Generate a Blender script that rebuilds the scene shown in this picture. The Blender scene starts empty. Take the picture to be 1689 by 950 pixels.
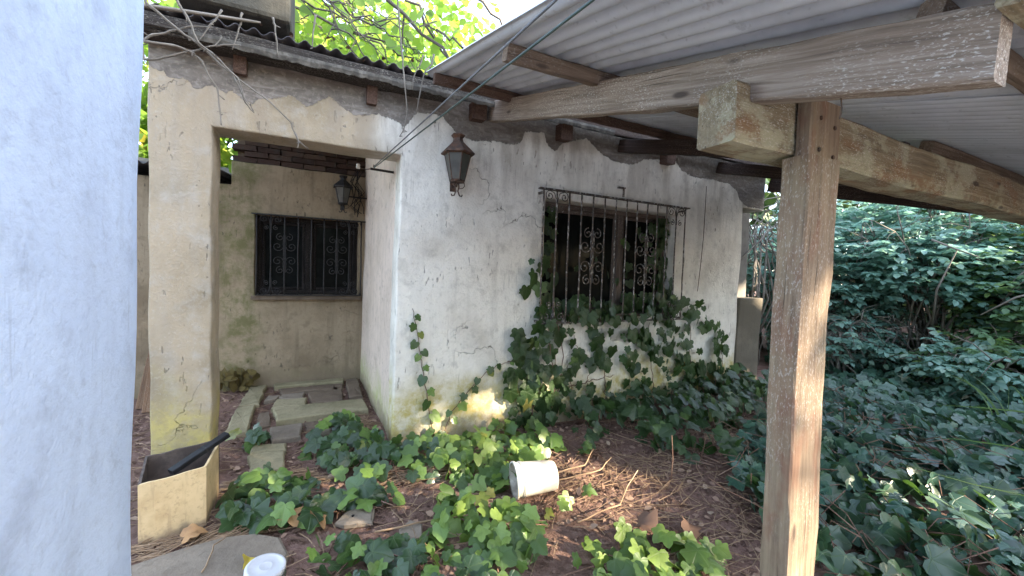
import bpy, math, random
import numpy as np
from mathutils import Vector, Matrix, noise as mnoise
R = math.radians
SC = bpy.context.scene
COL = SC.collection

# ------------------------------------------------------------------ camera, sky, sun, exposure
cd = bpy.data.cameras.new('camera')
cd.sensor_width = 36.0
cd.lens = 13.98
cd.clip_start = 0.02
cd.clip_end = 500
cam = bpy.data.objects.new('camera', cd)
COL.objects.link(cam)
cR, cU, cF = (0.8989, -0.4370, 0.0315), (-0.0112, 0.0490, 0.9987), (0.4380, 0.8981, -0.0391)
cam.matrix_world = Matrix(((cR[0], cU[0], -cF[0], 0.0), (cR[1], cU[1], -cF[1], 0.0),
                           (cR[2], cU[2], -cF[2], 1.5), (0, 0, 0, 1)))
SC.camera = cam

SUN_EL = R(21.5)
SUN_H = Vector((0.66, -0.75, 0.0)).normalized()          # horizontal direction towards the sun
SUN_DIR = Vector((SUN_H.x * math.cos(SUN_EL), SUN_H.y * math.cos(SUN_EL), math.sin(SUN_EL)))
w = bpy.data.worlds.new('World')
SC.world = w
w.use_nodes = True
wn = w.node_tree
bg = wn.nodes['Background']
sk = wn.nodes.new('ShaderNodeTexSky')
sk.sky_type = 'NISHITA'
sk.sun_disc = False
sk.sun_elevation = SUN_EL
sk.sun_rotation = math.atan2(SUN_H.x, SUN_H.y)
sk.air_density = 1.0
sk.dust_density = 1.0
sk.ozone_density = 1.5
veil = wn.nodes.new('ShaderNodeMix')                       # a thin bright veil of high cloud over the whole sky
veil.data_type = 'RGBA'
veil.blend_type = 'ADD'
veil.inputs[0].default_value = 1.0
tcw = wn.nodes.new('ShaderNodeTexCoord')
clw = wn.nodes.new('ShaderNodeTexNoise')
clw.inputs['Scale'].default_value = 2.2
clw.inputs['Detail'].default_value = 6
wn.links.new(tcw.outputs['Generated'], clw.inputs['Vector'])
crw = wn.nodes.new('ShaderNodeValToRGB')
crw.color_ramp.elements[0].position = 0.3
crw.color_ramp.elements[0].color = (0.98, 1.0, 1.06, 1)
crw.color_ramp.elements[1].position = 0.75
crw.color_ramp.elements[1].color = (1.7, 1.7, 1.72, 1)
wn.links.new(clw.outputs['Fac'], crw.inputs[0])
wn.links.new(sk.outputs[0], veil.inputs[6])
wn.links.new(crw.outputs[0], veil.inputs[7])
wn.links.new(veil.outputs[2], bg.inputs[0])
bg.inputs[1].default_value = 0.15
sl = bpy.data.lights.new('sun', 'SUN')
sl.energy = 5.0
sl.angle = R(0.6)
sl.color = (1.0, 0.85, 0.65)
so = bpy.data.objects.new('sun', sl)
COL.objects.link(so)
so.rotation_euler = SUN_DIR.to_track_quat('Z', 'Y').to_euler()
SC.view_settings.view_transform = 'Standard'
SC.view_settings.look = 'None'
SC.view_settings.exposure = 2.85
SC.view_settings.gamma = 1.0

# ------------------------------------------------------------------ helpers: objects
def thing(name, label, cat, loc=(0, 0, 0), group=None):
    o = bpy.data.objects.new(name, None)
    COL.objects.link(o)
    o.location = loc
    o.empty_display_size = 0.1
    o['label'] = label
    o['category'] = cat
    o['kind'] = 'thing'
    if group:
        o['group'] = group
    return o

def tag(o, label, cat, group=None):
    o['label'] = label
    o['category'] = cat
    o['kind'] = 'thing'
    if group:
        o['group'] = group
    return o

def world_loc(o):
    v = Vector((0, 0, 0))
    while o is not None:
        v += o.location
        o = o.parent
    return v

def link(name, me, parent=None, kind=None):
    """an object whose mesh is given in world coordinates"""
    o = bpy.data.objects.new(name, me)
    COL.objects.link(o)
    if parent is not None:
        o.parent = parent
        o.location = -world_loc(parent)
    if kind:
        o['kind'] = kind
    return o

def mesh(name, V, F, mat, smooth=False, attrs=None):
    me = bpy.data.meshes.new(name)
    me.from_pydata([tuple(v) for v in V], [], F)
    if mat is not None:
        me.materials.append(mat)
    if smooth:
        me.polygons.foreach_set('use_smooth', [True] * len(me.polygons))
    for an, (at, data) in (attrs or {}).items():
        a = me.attributes.new(an, at, 'POINT')
        if at == 'FLOAT_VECTOR':
            a.data.foreach_set('vector', np.asarray(data, dtype=np.float32).ravel())
        else:
            a.data.foreach_set('value', np.asarray(data, dtype=np.float32).ravel())
    me.update()
    return me

class MB:
    """collects shapes into one mesh"""
    def __init__(s):
        s.V = []; s.F = []; s.B = []
    def add(s, V, F, B=None):
        n = len(s.V)
        s.V += [tuple(v) for v in V]
        s.F += [tuple(i + n for i in f) for f in F]
        s.B += [tuple(b) for b in (B if B is not None else V)]
        return s
    def box(s, c, size, rot=None):
        hx, hy, hz = size[0] / 2, size[1] / 2, size[2] / 2
        P = [Vector((x, y, z)) for x in (-hx, hx) for y in (-hy, hy) for z in (-hz, hz)]
        if rot is not None:
            P = [rot @ p for p in P]
        c = Vector(c)
        return s.add([c + p for p in P], [(0, 1, 3, 2), (4, 6, 7, 5), (0, 4, 5, 1), (2, 3, 7, 6), (0, 2, 6, 4), (1, 5, 7, 3)])
    def tube(s, pts, rad, n=6, cap=True):
        pts = [Vector(p) for p in pts]
        m = len(pts)
        if not hasattr(rad, '__len__'):
            rad = [rad] * m
        V = []
        prev = None
        L = 0.0
        B = []
        for i, p in enumerate(pts):
            t = (pts[min(i + 1, m - 1)] - pts[max(i - 1, 0)])
            if t.length < 1e-9:
                t = Vector((0, 0, 1))
            t.normalize()
            if prev is None:
                a = t.orthogonal().normalized()
            else:
                a = prev - t * prev.dot(t)
                a = a.normalized() if a.length > 1e-6 else t.orthogonal().normalized()
            prev = a
            b = t.cross(a)
            if i:
                L += (p - pts[i - 1]).length
            for k in range(n):
                q = 2 * math.pi * k / n
                V.append(p + (a * math.cos(q) + b * math.sin(q)) * rad[i])
                B.append((L, math.cos(q) * rad[i], math.sin(q) * rad[i]))
        F = []
        for i in range(m - 1):
            for k in range(n):
                k2 = (k + 1) % n
                F.append((i * n + k, i * n + k2, (i + 1) * n + k2, (i + 1) * n + k))
        if cap and n > 2:
            F.append(tuple(range(n - 1, -1, -1)))
            F.append(tuple((m - 1) * n + k for k in range(n)))
        return s.add(V, F, B)
    def lathe(s, prof, n=24, M=None, cap0=False, cap1=False):
        V = []
        for r, z in prof:
            for k in range(n):
                q = 2 * math.pi * k / n
                p = Vector((r * math.cos(q), r * math.sin(q), z))
                V.append(M @ p if M else p)
        F = []
        for i in range(len(prof) - 1):
            for k in range(n):
                k2 = (k + 1) % n
                F.append((i * n + k, i * n + k2, (i + 1) * n + k2, (i + 1) * n + k))
        if cap0:
            F.append(tuple(range(n - 1, -1, -1)))
        if cap1:
            F.append(tuple((len(prof) - 1) * n + k for k in range(n)))
        return s.add(V, F)
    def prism(s, poly, z0, z1, jit=0.0, rng=None):
        """a flat slab from a ground polygon; the rim is a little rounded"""
        n = len(poly)
        cx = sum(p[0] for p in poly) / n
        cy = sum(p[1] for p in poly) / n
        e = 0.012
        def zz():
            return rng.uniform(-jit, jit) if rng else 0
        top = [(cx + (x - cx) * (1 - e / max(.05, abs(x - cx))) if abs(x - cx) > .05 else x,
                cy + (y - cy) * (1 - e / max(.05, abs(y - cy))) if abs(y - cy) > .05 else y, z1 + zz()) for x, y in poly]
        mid = [(x, y, t[2] - e) for (x, y), t in zip(poly, top)]
        bot = [(x, y, z0) for x, y in poly]
        V = top + mid + bot + [(cx, cy, z1 + zz())]
        F = []
        for i in range(n):
            j = (i + 1) % n
            F += [(i, j, 3 * n), (i, n + i, n + j, j), (n + i, 2 * n + i, 2 * n + j, n + j)]
        F.append(tuple(range(3 * n - 1, 2 * n - 1, -1)))
        return s.add(V, F)
    def build(s, name, mat, parent=None, smooth=False, kind=None, grain=False):
        at = {'bc': ('FLOAT_VECTOR', s.B)} if grain else None
        return link(name, mesh(name, s.V, s.F, mat, smooth, at), parent, kind)

def fnoise(x, y, z, sc):
    return mnoise.noise(Vector((x * sc, y * sc, z * sc)))

def bevel(o, wd=0.01, seg=2, ang=40):
    m = o.modifiers.new('bevel', 'BEVEL')
    m.width = wd
    m.segments = seg
    m.limit_method = 'ANGLE'
    m.angle_limit = R(ang)
    return o

# ------------------------------------------------------------------ helpers: materials
class Mat:
    def __init__(s, name, rough=0.85, spec=0.3):
        s.m = bpy.data.materials.new(name)
        s.m.use_nodes = True
        s.nt = s.m.node_tree
        s.p = s.nt.nodes['Principled BSDF']
        s.p.inputs['Roughness'].default_value = rough
        s.p.inputs['Specular IOR Level'].default_value = spec
        s._pos = None
    def n(s, t):
        return s.nt.nodes.new(t)
    def put(s, sock, v):
        if isinstance(v, bpy.types.NodeSocket):
            s.nt.links.new(v, sock)
        elif isinstance(v, (tuple, list)) and len(v) == 3 and sock.type == 'RGBA':
            sock.default_value = (*v, 1)
        else:
            sock.default_value = v
    def pos(s):
        if s._pos is None:
            s._pos = s.n('ShaderNodeNewGeometry').outputs['Position']
        return s._pos
    def attr(s, name, out='Vector'):
        a = s.n('ShaderNodeAttribute')
        a.attribute_name = name
        return a.outputs[out]
    def scale(s, v, sc, off=(0, 0, 0)):
        m = s.n('ShaderNodeMapping')
        s.put(m.inputs['Vector'], v)
        m.inputs['Scale'].default_value = sc
        s.put(m.inputs['Location'], off)
        return m.outputs[0]
    def noise(s, sc, det=4, v=None, rough=0.55, dist=0.0):
        t = s.n('ShaderNodeTexNoise')
        t.inputs['Scale'].default_value = sc
        t.inputs['Detail'].default_value = det
        t.inputs['Roughness'].default_value = rough
        t.inputs['Distortion'].default_value = dist
        s.put(t.inputs['Vector'], v if v is not None else s.pos())
        return t.outputs['Fac']
    def voro(s, sc, v=None, feat='F1', out='Distance', rnd=1.0):
        t = s.n('ShaderNodeTexVoronoi')
        t.feature = feat
        t.inputs['Scale'].default_value = sc
        t.inputs['Randomness'].default_value = rnd
        s.put(t.inputs['Vector'], v if v is not None else s.pos())
        return t.outputs[out]
    def ramp(s, f, stops):
        t = s.n('ShaderNodeValToRGB')
        e = t.color_ramp.elements
        while len(e) < len(stops):
            e.new(0.5)
        for el, (p, c) in zip(e, stops):
            el.position = p
            el.color = (*c, 1) if isinstance(c, (tuple, list)) else (c, c, c, 1)
        s.put(t.inputs[0], f)
        return t.outputs[0]
    def step(s, f, a, b):
        t = s.n('ShaderNodeMapRange')
        t.interpolation_type = 'SMOOTHSTEP'
        s.put(t.inputs[0], f)
        t.inputs[1].default_value = a
        t.inputs[2].default_value = b
        return t.outputs[0]
    def mix(s, f, a, b, mode='MIX'):
        t = s.n('ShaderNodeMix')
        t.data_type = 'RGBA'
        t.blend_type = mode
        s.put(t.inputs[0], f)
        s.put(t.inputs[6], a)
        s.put(t.inputs[7], b)
        return t.outputs[2]
    def math(s, op, a, b=0.0, c=0.0):
        t = s.n('ShaderNodeMath')
        t.operation = op
        for i, v in enumerate((a, b, c)):
            s.put(t.inputs[i], v)
        return t.outputs[0]
    def sep(s, v=None):
        t = s.n('ShaderNodeSeparateXYZ')
        s.put(t.inputs[0], v if v is not None else s.pos())
        return t.outputs
    def rnd(s):
        a = s.n('ShaderNodeObjectInfo').outputs['Random']
        b = s.n('ShaderNodeNewGeometry').outputs['Random Per Island']
        return s.math('FRACT', s.math('ADD', a, b))
    def color(s, v):
        s.put(s.p.inputs['Base Color'], v)
        return s
    def bump(s, h, strength=0.4, dist=0.01):
        b = s.n('ShaderNodeBump')
        b.inputs['Strength'].default_value = strength
        b.inputs['Distance'].default_value = dist
        s.put(b.inputs['Height'], h)
        s.put(s.p.inputs['Normal'], b.outputs[0])
        return s
    def trans(s, f, col):
        """leaf: part of the light passes through"""
        t = s.n('ShaderNodeBsdfTranslucent')
        s.put(t.inputs[0], col)
        mx = s.n('ShaderNodeMixShader')
        mx.inputs[0].default_value = f
        s.nt.links.new(s.p.outputs[0], mx.inputs[1])
        s.nt.links.new(t.outputs[0], mx.inputs[2])
        s.nt.links.new(mx.outputs[0], s.nt.nodes['Material Output'].inputs[0])
        return s

PATCH = [(-1.0, 2.762), (-0.955, 2.724), (-0.919, 2.74), (-0.913, 2.695), (-0.825, 2.716), (-0.783, 2.698), (-0.761, 2.656),
         (-0.692, 2.688), (-0.659, 2.703), (-0.622, 2.687), (-0.594, 2.649), (-0.577, 2.689), (-0.522, 2.681), (-0.497, 2.649),
         (-0.422, 2.632), (-0.393, 2.676), (-0.319, 2.688), (-0.194, 2.745), (-0.083, 2.677), (0.067, 2.793), (0.127, 2.738),
         (0.24, 2.678), (0.424, 2.729), (0.562, 2.703), (0.616, 2.65), (0.721, 2.808), (0.933, 2.815), (1.054, 2.705), (1.2, 2.652),
         (1.409, 2.688), (1.617, 2.684), (1.70, 2.72), (1.73, 2.829), (1.944, 2.854), (1.975, 2.744), (2.081, 2.697), (2.154, 2.792),
         (2.443, 2.889), (2.595, 2.779), (2.798, 2.704), (3.049, 2.708), (3.245, 2.803), (3.453, 2.828), (3.701, 2.838), (3.805, 2.748),
         (3.991, 2.702), (4.341, 2.719), (4.658, 2.707), (4.817, 2.634), (4.874, 2.524), (5.015, 2.453)]

def plaster(name, base, dirt, moss=None, moss_h=0.5, patch=False, specks=0.0, streak=0.3, left_moss=None, cracks=True, aged=None, rough=0.75):
    m = Mat(name, 0.92, 0.2)
    P = m.pos()
    xyz = m.sep()
    big = m.noise(1.7, 6, rough=0.62)
    med = m.noise(7, 6, rough=0.65)
    fine = m.noise(60, 4, rough=0.6)
    drip = m.noise(1.0, 5, v=m.scale(P, (9, 9, 0.9)))
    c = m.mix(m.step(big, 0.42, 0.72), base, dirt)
    if aged:                               # the porch front is older, browner paint than the wall beside it
        ca = m.mix(m.step(big, 0.40, 0.66), aged[0], aged[1])
        ka = m.math('ADD', xyz[0], m.math('MULTIPLY', m.math('SUBTRACT', m.noise(2.6, 5), .5), .5))
        c = m.mix(m.step(ka, 0.25, 0.62), ca, c)
    c = m.mix(m.math('MULTIPLY', m.step(med, 0.50, 0.72), 0.55), c, tuple(k * 0.72 for k in dirt))
    c = m.mix(m.math('MULTIPLY', m.step(m.noise(23, 5, rough=0.7, dist=0.4), 0.53, 0.7), 0.35), c, tuple(k * 0.7 for k in dirt))
    scr = m.noise(1.0, 3, v=m.scale(P, (70, 70, 5)))
    c = m.mix(m.math('MULTIPLY', m.math('MULTIPLY', m.step(scr, 0.6, 0.68), m.step(m.noise(1.9, 3), 0.48, 0.62)), 0.35), c, tuple(k * 0.5 for k in dirt))
    c = m.mix(m.math('MULTIPLY', m.step(drip, 0.5, 0.72), streak), c, tuple(k * 0.6 for k in dirt))
    c = m.mix(m.math('MULTIPLY', m.step(fine, 0.55, 0.75), 0.25), c, tuple(k * 0.7 for k in base))
    h = m.math('ADD', m.math('MULTIPLY', fine, 0.25), m.math('MULTIPLY', med, 0.8))
    if specks:
        sp = m.noise(1.0, 2, v=m.scale(P, (38, 38, 11)))
        k = m.step(sp, 0.66, 0.70)
        k = m.math('MULTIPLY', k, m.step(m.noise(2.3, 2), 0.45, 0.6))
        c = m.mix(m.math('MULTIPLY', k, specks), c, (0.05, 0.045, 0.04))
        h = m.math('SUBTRACT', h, m.math('MULTIPLY', k, 0.5))
    if cracks:
        wv = m.n('ShaderNodeVectorMath'); wv.operation = 'ADD'
        nz = m.n('ShaderNodeTexNoise'); nz.inputs['Scale'].default_value = 2.5; nz.inputs['Detail'].default_value = 5
        m.put(nz.inputs['Vector'], P)
        m.put(wv.inputs[0], P); m.put(wv.inputs[1], nz.outputs['Color'])
        cr = m.voro(0.9, v=wv.outputs[0], feat='DISTANCE_TO_EDGE')
        k = m.math('MULTIPLY', m.math('SUBTRACT', 1.0, m.step(cr, 0.0006, 0.0035)), m.step(m.noise(0.9, 2), 0.56, 0.64))
        c = m.mix(m.math('MULTIPLY', k, 0.6), c, (0.08, 0.07, 0.055))
        h = m.math('SUBTRACT', h, k)
    if moss:
        g = m.math('SUBTRACT', moss_h, m.math('ADD', xyz[2], m.math('MULTIPLY', m.math('SUBTRACT', m.noise(3.2, 5), 0.5), moss_h * 1.5)))
        g = m.step(g, -0.10, 0.32)
        pt = m.math('ADD', 0.42, m.math('MULTIPLY', m.step(m.noise(6.5, 7, rough=0.72), 0.40, 0.62), 0.6))
        c = m.mix(m.math('MULTIPLY', g, pt), c, moss)
        mud = m.math('SUBTRACT', m.math('MULTIPLY', m.noise(9, 6, rough=0.7), 0.42), xyz[2])
        c = m.mix(m.math('MULTIPLY', m.step(mud, 0.0, 0.14), 0.6), c, (0.20, 0.15, 0.10))
    if left_moss:                          # an algae streak running down the wall at this x
        x0, wd, colm = left_moss
        dx = m.math('ABSOLUTE', m.math('SUBTRACT', m.math('ADD', xyz[0], m.math('MULTIPLY', m.math('SUBTRACT', m.noise(2.2, 5), .5), 0.5)), x0))
        g = m.math('SUBTRACT', 1.0, m.step(dx, wd * 0.3, wd))
        g = m.math('MULTIPLY', g, m.step(m.noise(7, 7, rough=0.7), 0.36, 0.62))
        c = m.mix(m.math('MULTIPLY', g, 0.72), c, colm)
    if patch:
        fc = m.n('ShaderNodeFloatCurve')
        cu = fc.mapping.curves[0]
        pts = [((x + 1.1) / 6.6, (z - 2.3) / 0.7) for x, z in PATCH]
        pts = [(0.0, pts[0][1])] + pts + [(1.0, pts[-1][1])]
        while len(cu.points) < len(pts):
            cu.points.new(0.5, 0.5)
        for q, (a, b) in zip(cu.points, pts):
            q.location = (a, b)
            q.handle_type = 'VECTOR'
        fc.mapping.update()
        m.put(fc.inputs['Value'], m.math('DIVIDE', m.math('ADD', xyz[0], 1.1), 6.6))
        zb = m.math('ADD', m.math('MULTIPLY', fc.outputs[0], 0.7), 2.3)
        zz = m.math('ADD', xyz[2], m.math('MULTIPLY', m.math('SUBTRACT', m.noise(26, 7, rough=0.7), 0.5), 0.075))
        d = m.math('SUBTRACT', zz, zb)
        k = m.step(d, -0.002, 0.003)
        chips = m.math('MULTIPLY', m.step(m.noise(9, 6, rough=0.7), 0.665, 0.675), m.step(d, -0.35, -0.05))
        k = m.math('MAXIMUM', k, chips)
        smear = m.noise(1.0, 5, v=m.scale(P, (6, 6, 16)), dist=1.5)
        gray = m.ramp(smear, [(0.3, (0.115, 0.10, 0.085)), (0.55, (0.175, 0.155, 0.135)), (0.75, (0.26, 0.24, 0.215))])
        gray = m.mix(m.math('MULTIPLY', m.step(m.noise(34, 5, rough=0.7), 0.5, 0.65), 0.45), gray, (0.32, 0.29, 0.25))
        stain = m.math('MULTIPLY', m.step(m.noise(1.0, 5, v=m.scale(P, (7, 7, 1.5))), 0.44, 0.62), m.step(d, -0.75, 0.0))
        c = m.mix(m.math('MULTIPLY', stain, 0.5), c, (0.26, 0.22, 0.17))
        c = m.mix(k, c, gray)
        h = m.math('ADD', m.mix(k, h, m.math('MULTIPLY', smear, 0.6)), m.math('MULTIPLY', m.math('SUBTRACT', 1.0, k), 1.4))
    m.color(c).bump(h, rough, 0.022)
    return m.m

def wood(name, a, b, fleck=(0.5, 0.47, 0.42), fl=0.3, lichen=None, li=0.0, red=None, grain=1.0):
    m = Mat(name, 0.85, 0.2)
    B = m.attr('bc')
    g = m.noise(1.0, 6, v=m.scale(B, (2.2, 55, 55)), rough=0.65, dist=0.6)
    g2 = m.noise(1.0, 3, v=m.scale(B, (9, 190, 190)))
    big = m.noise(2.6, 5, v=B)
    c = m.ramp(g, [(0.28, tuple(k * 0.45 for k in a)), (0.5, a), (0.72, b)])
    c = m.mix(m.math('MULTIPLY', m.step(big, 0.45, 0.7), 0.5), c, tuple(k * 0.6 for k in b))
    if red:
        c = m.mix(m.math('MULTIPLY', m.step(m.noise(3.5, 5, v=m.scale(B, (1, 3, 3), (3, 1, 2))), 0.5, 0.62), 0.55), c, red)
    if lichen:
        k = m.math('MULTIPLY', m.step(m.noise(4.0, 6, v=m.scale(B, (1, 1.5, 1.5), (7, 3, 1)), rough=0.7), 0.47, 0.6), li)
        c = m.mix(k, c, lichen)
    f = m.noise(1.0, 3, v=m.scale(B, (75, 210, 210)), rough=0.6, dist=0.4)
    f = m.math('MULTIPLY', m.step(f, 0.54, 0.66), m.step(m.noise(3.1, 4, v=m.scale(B, (1, 1, 1), (1, 8, 4))), 0.34, 0.58))
    c = m.mix(m.math('MULTIPLY', f, fl), c, fleck)
    kn = m.voro(1.0, v=m.scale(B, (2.1, 7, 7)))
    c = m.mix(m.math('MULTIPLY', m.math('SUBTRACT', 1.0, m.step(kn, 0.06, 0.13)), 0.8), c, (0.04, 0.03, 0.025))
    ck = m.noise(1.0, 2, v=m.scale(B, (1.3, 95, 95)), dist=0.3)
    k2 = m.step(ck, 0.69, 0.73)
    c = m.mix(m.math('MULTIPLY', k2, 0.75), c, (0.03, 0.025, 0.02))
    h = m.math('ADD', m.math('MULTIPLY', g, 1.0), m.math('MULTIPLY', g2, 0.5))
    h = m.math('SUBTRACT', h, m.math('MULTIPLY', k2, 1.2))
    m.color(c).bump(h, 0.6 * grain, 0.008)
    return m.m

def leafmat(name, dark, young, rough=0.4, tr=0.25, trcol=None, vein=(0.16, 0.22, 0.09), vk=0.5, young_p=0.85, spec=0.4):
    m = Mat(name, rough, spec)
    r = m.rnd()
    c = m.ramp(r, [(0.0, tuple(k * 0.7 for k in dark)), (0.5, dark), (young_p, tuple(k * 1.25 for k in dark)), (min(0.97, young_p + 0.1), young), (0.985, young), (1.0, (young[0] * 1.5, young[1] * .85, young[2] * .8))])
    c = m.mix(m.math('MULTIPLY', m.step(m.noise(30, 3), 0.5, 0.7), 0.3), c, tuple(k * 0.6 for k in dark))
    if vk:
        v = m.math('POWER', m.attr('vein', 'Fac'), 12.0)
        c = m.mix(m.math('MULTIPLY', v, vk), c, vein)
        m.bump(m.math('SUBTRACT', 1.0, v), 0.35, 0.006)
    m.color(c)
    if tr:
        m.trans(tr, trcol or young)
    return m.m

M = {}
M['facade'] = plaster('facade_plaster', (0.70, 0.67, 0.595), (0.52, 0.485, 0.42), (0.42, 0.35, 0.125), 0.62, patch=True, specks=0.5, aged=((0.345, 0.285, 0.20), (0.235, 0.195, 0.132)))
M['pillar'] = plaster('side_plaster', (0.60, 0.495, 0.41), (0.48, 0.395, 0.32), (0.38, 0.38, 0.18), 0.4, specks=0.95)
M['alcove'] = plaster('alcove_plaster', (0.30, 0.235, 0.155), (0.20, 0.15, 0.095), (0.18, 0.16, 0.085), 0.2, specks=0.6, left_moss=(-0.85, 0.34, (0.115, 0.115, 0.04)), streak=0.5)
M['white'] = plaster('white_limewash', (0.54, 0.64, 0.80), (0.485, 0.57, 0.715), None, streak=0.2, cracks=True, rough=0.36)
M['cement'] = plaster('cement', (0.115, 0.10, 0.075), (0.175, 0.15, 0.115), (0.32, 0.25, 0.17), 0.3, streak=0.5)
M['chimney'] = plaster('chimney_cement', (0.085, 0.08, 0.064), (0.05, 0.047, 0.038), None, streak=0.8, cracks=False)
M['slab'] = plaster('slab_stone', (0.265, 0.228, 0.14), (0.17, 0.15, 0.085), None, cracks=False)
M['slab_dark'] = plaster('slab_dark', (0.15, 0.113, 0.08), (0.10, 0.073, 0.052), None, cracks=False)
M['slab_gray'] = plaster('slab_gray', (0.21, 0.172, 0.13), (0.13, 0.105, 0.08), None, cracks=False)
M['rafter'] = wood('rafter_wood', (0.235, 0.185, 0.145), (0.36, 0.305, 0.255), fl=0.75, fleck=(0.55, 0.52, 0.47))
M['girder'] = wood('girder_wood', (0.20, 0.155, 0.095), (0.33, 0.275, 0.185), fl=0.7, lichen=(0.36, 0.345, 0.235), li=0.75, red=(0.22, 0.115, 0.055))
M['post'] = wood('post_wood', (0.20, 0.145, 0.10), (0.30, 0.225, 0.15), fl=0.45, red=(0.19, 0.095, 0.06), lichen=(0.24, 0.20, 0.13), li=0.35)
M['purlin'] = wood('purlin_wood', (0.16, 0.115, 0.085), (0.25, 0.19, 0.145), fl=0.35)
M['darkwood'] = wood('dark_wood', (0.04, 0.027, 0.022), (0.075, 0.052, 0.042), fl=0.15)
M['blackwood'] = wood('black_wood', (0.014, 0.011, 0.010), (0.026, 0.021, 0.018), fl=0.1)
M['redwood'] = wood('red_wood', (0.085, 0.05, 0.036), (0.135, 0.085, 0.064), fl=0.2)
M['fascia'] = wood('fascia_wood', (0.034, 0.029, 0.025), (0.068, 0.06, 0.052), fl=0.5, fleck=(0.33, 0.31, 0.27))
M['frame'] = wood('window_wood', (0.10, 0.075, 0.06), (0.16, 0.125, 0.105), fl=0.3)
M['bark'] = wood('bark', (0.085, 0.072, 0.06), (0.17, 0.15, 0.13), fl=0.4, fleck=(0.27, 0.26, 0.24))
M['twig'] = wood('twig_bark', (0.16, 0.14, 0.115), (0.28, 0.255, 0.22), fl=0.4, fleck=(0.36, 0.34, 0.31))
M['vinestem'] = wood('vine_stem', (0.16, 0.09, 0.06), (0.26, 0.17, 0.12), fl=0.2)
M['straw'] = wood('dry_straw', (0.30, 0.20, 0.12), (0.46, 0.34, 0.22), fl=0.2)

def sheetmat(name, a, b, metal):
    m = Mat(name, 0.55, 0.4)
    P = m.pos()
    c = m.mix(m.step(m.noise(2.2, 6, rough=0.65), 0.4, 0.7), a, b)
    c = m.mix(m.math('MULTIPLY', m.step(m.noise(1.0, 4, v=m.scale(P, (5, 1.2, 1.2))), 0.52, 0.7), 0.4), c, tuple(k * 0.62 for k in a))
    c = m.mix(m.math('MULTIPLY', m.step(m.noise(26, 3), 0.62, 0.72), 0.35), c, tuple(k * 0.5 for k in b))
    rz = m.math('MULTIPLY', m.step(m.noise(3.1, 6, rough=0.7), 0.6, 0.7), m.step(m.noise(40, 4), 0.45, 0.6))
    c = m.mix(m.math('MULTIPLY', rz, 0.45), c, (0.20, 0.12, 0.075))
    m.color(c)
    m.p.inputs['Metallic'].default_value = metal
    m.put(m.p.inputs['Roughness'], m.ramp(m.noise(5, 4), [(0.3, 0.45), (0.7, 0.7)]))
    m.bump(m.noise(14, 4), 0.12, 0.006)
    return m.m
M['sheet'] = sheetmat('galvanised_sheet', (0.54, 0.56, 0.60), (0.42, 0.435, 0.465), 0.15)
M['oldsheet'] = sheetmat('old_dark_sheet', (0.065, 0.062, 0.07), (0.11, 0.105, 0.105), 0.0)

def iron(name, a, b, fleck, fl):
    m = Mat(name, 0.6, 0.4)
    c = m.mix(m.step(m.noise(25, 5), 0.42, 0.62), a, b)
    c = m.mix(m.math('MULTIPLY', m.step(m.noise(1.0, 4, v=m.scale(m.pos(), (60, 60, 26))), 0.54, 0.62), fl), c, fleck)
    m.color(c).bump(m.noise(120, 3), 0.4, 0.002)
    m.p.inputs['Metallic'].default_value = 0.2
    return m.m
M['grille'] = iron('old_painted_iron', (0.05, 0.045, 0.04), (0.10, 0.07, 0.05), (0.42, 0.40, 0.37), 0.75)
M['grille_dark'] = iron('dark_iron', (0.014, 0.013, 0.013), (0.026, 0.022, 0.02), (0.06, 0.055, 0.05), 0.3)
M['lantern'] = iron('rusty_lantern', (0.055, 0.036, 0.027), (0.11, 0.055, 0.032), (0.16, 0.10, 0.07), 0.4)
M['nail'] = iron('rusty_nail', (0.04, 0.03, 0.025), (0.09, 0.05, 0.03), (0.1, 0.06, 0.04), 0.3)

def glassy(name, col, rough, alpha_mix):
    m = Mat(name, rough, 0.5)
    c = m.mix(m.step(m.noise(9, 4), 0.4, 0.7), col, tuple(k * 0.6 for k in col))
    m.color(c)
    if alpha_mix:
        m.p.inputs['Transmission Weight'].default_value = alpha_mix
    return m.m
M['pane'] = glassy('window_glass', (0.010, 0.011, 0.010), 0.12, 0.0)
M['pane'].node_tree.nodes['Principled BSDF'].inputs['Specular IOR Level'].default_value = 0.03
M['lampglass'] = glassy('dusty_lantern_glass', (0.085, 0.085, 0.07), 0.4, 0.3)
M['jar'] = glassy('jar_glass', (0.9, 0.93, 0.9), 0.04, 0.95)
def plain(name, a, b, rough=0.5, sc=8, bmp=0.1):
    m = Mat(name, rough, 0.4)
    n = m.noise(sc, 6, rough=0.65)
    m.color(m.mix(m.step(n, 0.4, 0.72), a, b)).bump(m.noise(sc * 8, 3), bmp, 0.004)
    return m.m
M['lid'] = plain('white_plastic_lid', (0.52, 0.53, 0.55), (0.44, 0.44, 0.45), 0.4)
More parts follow.
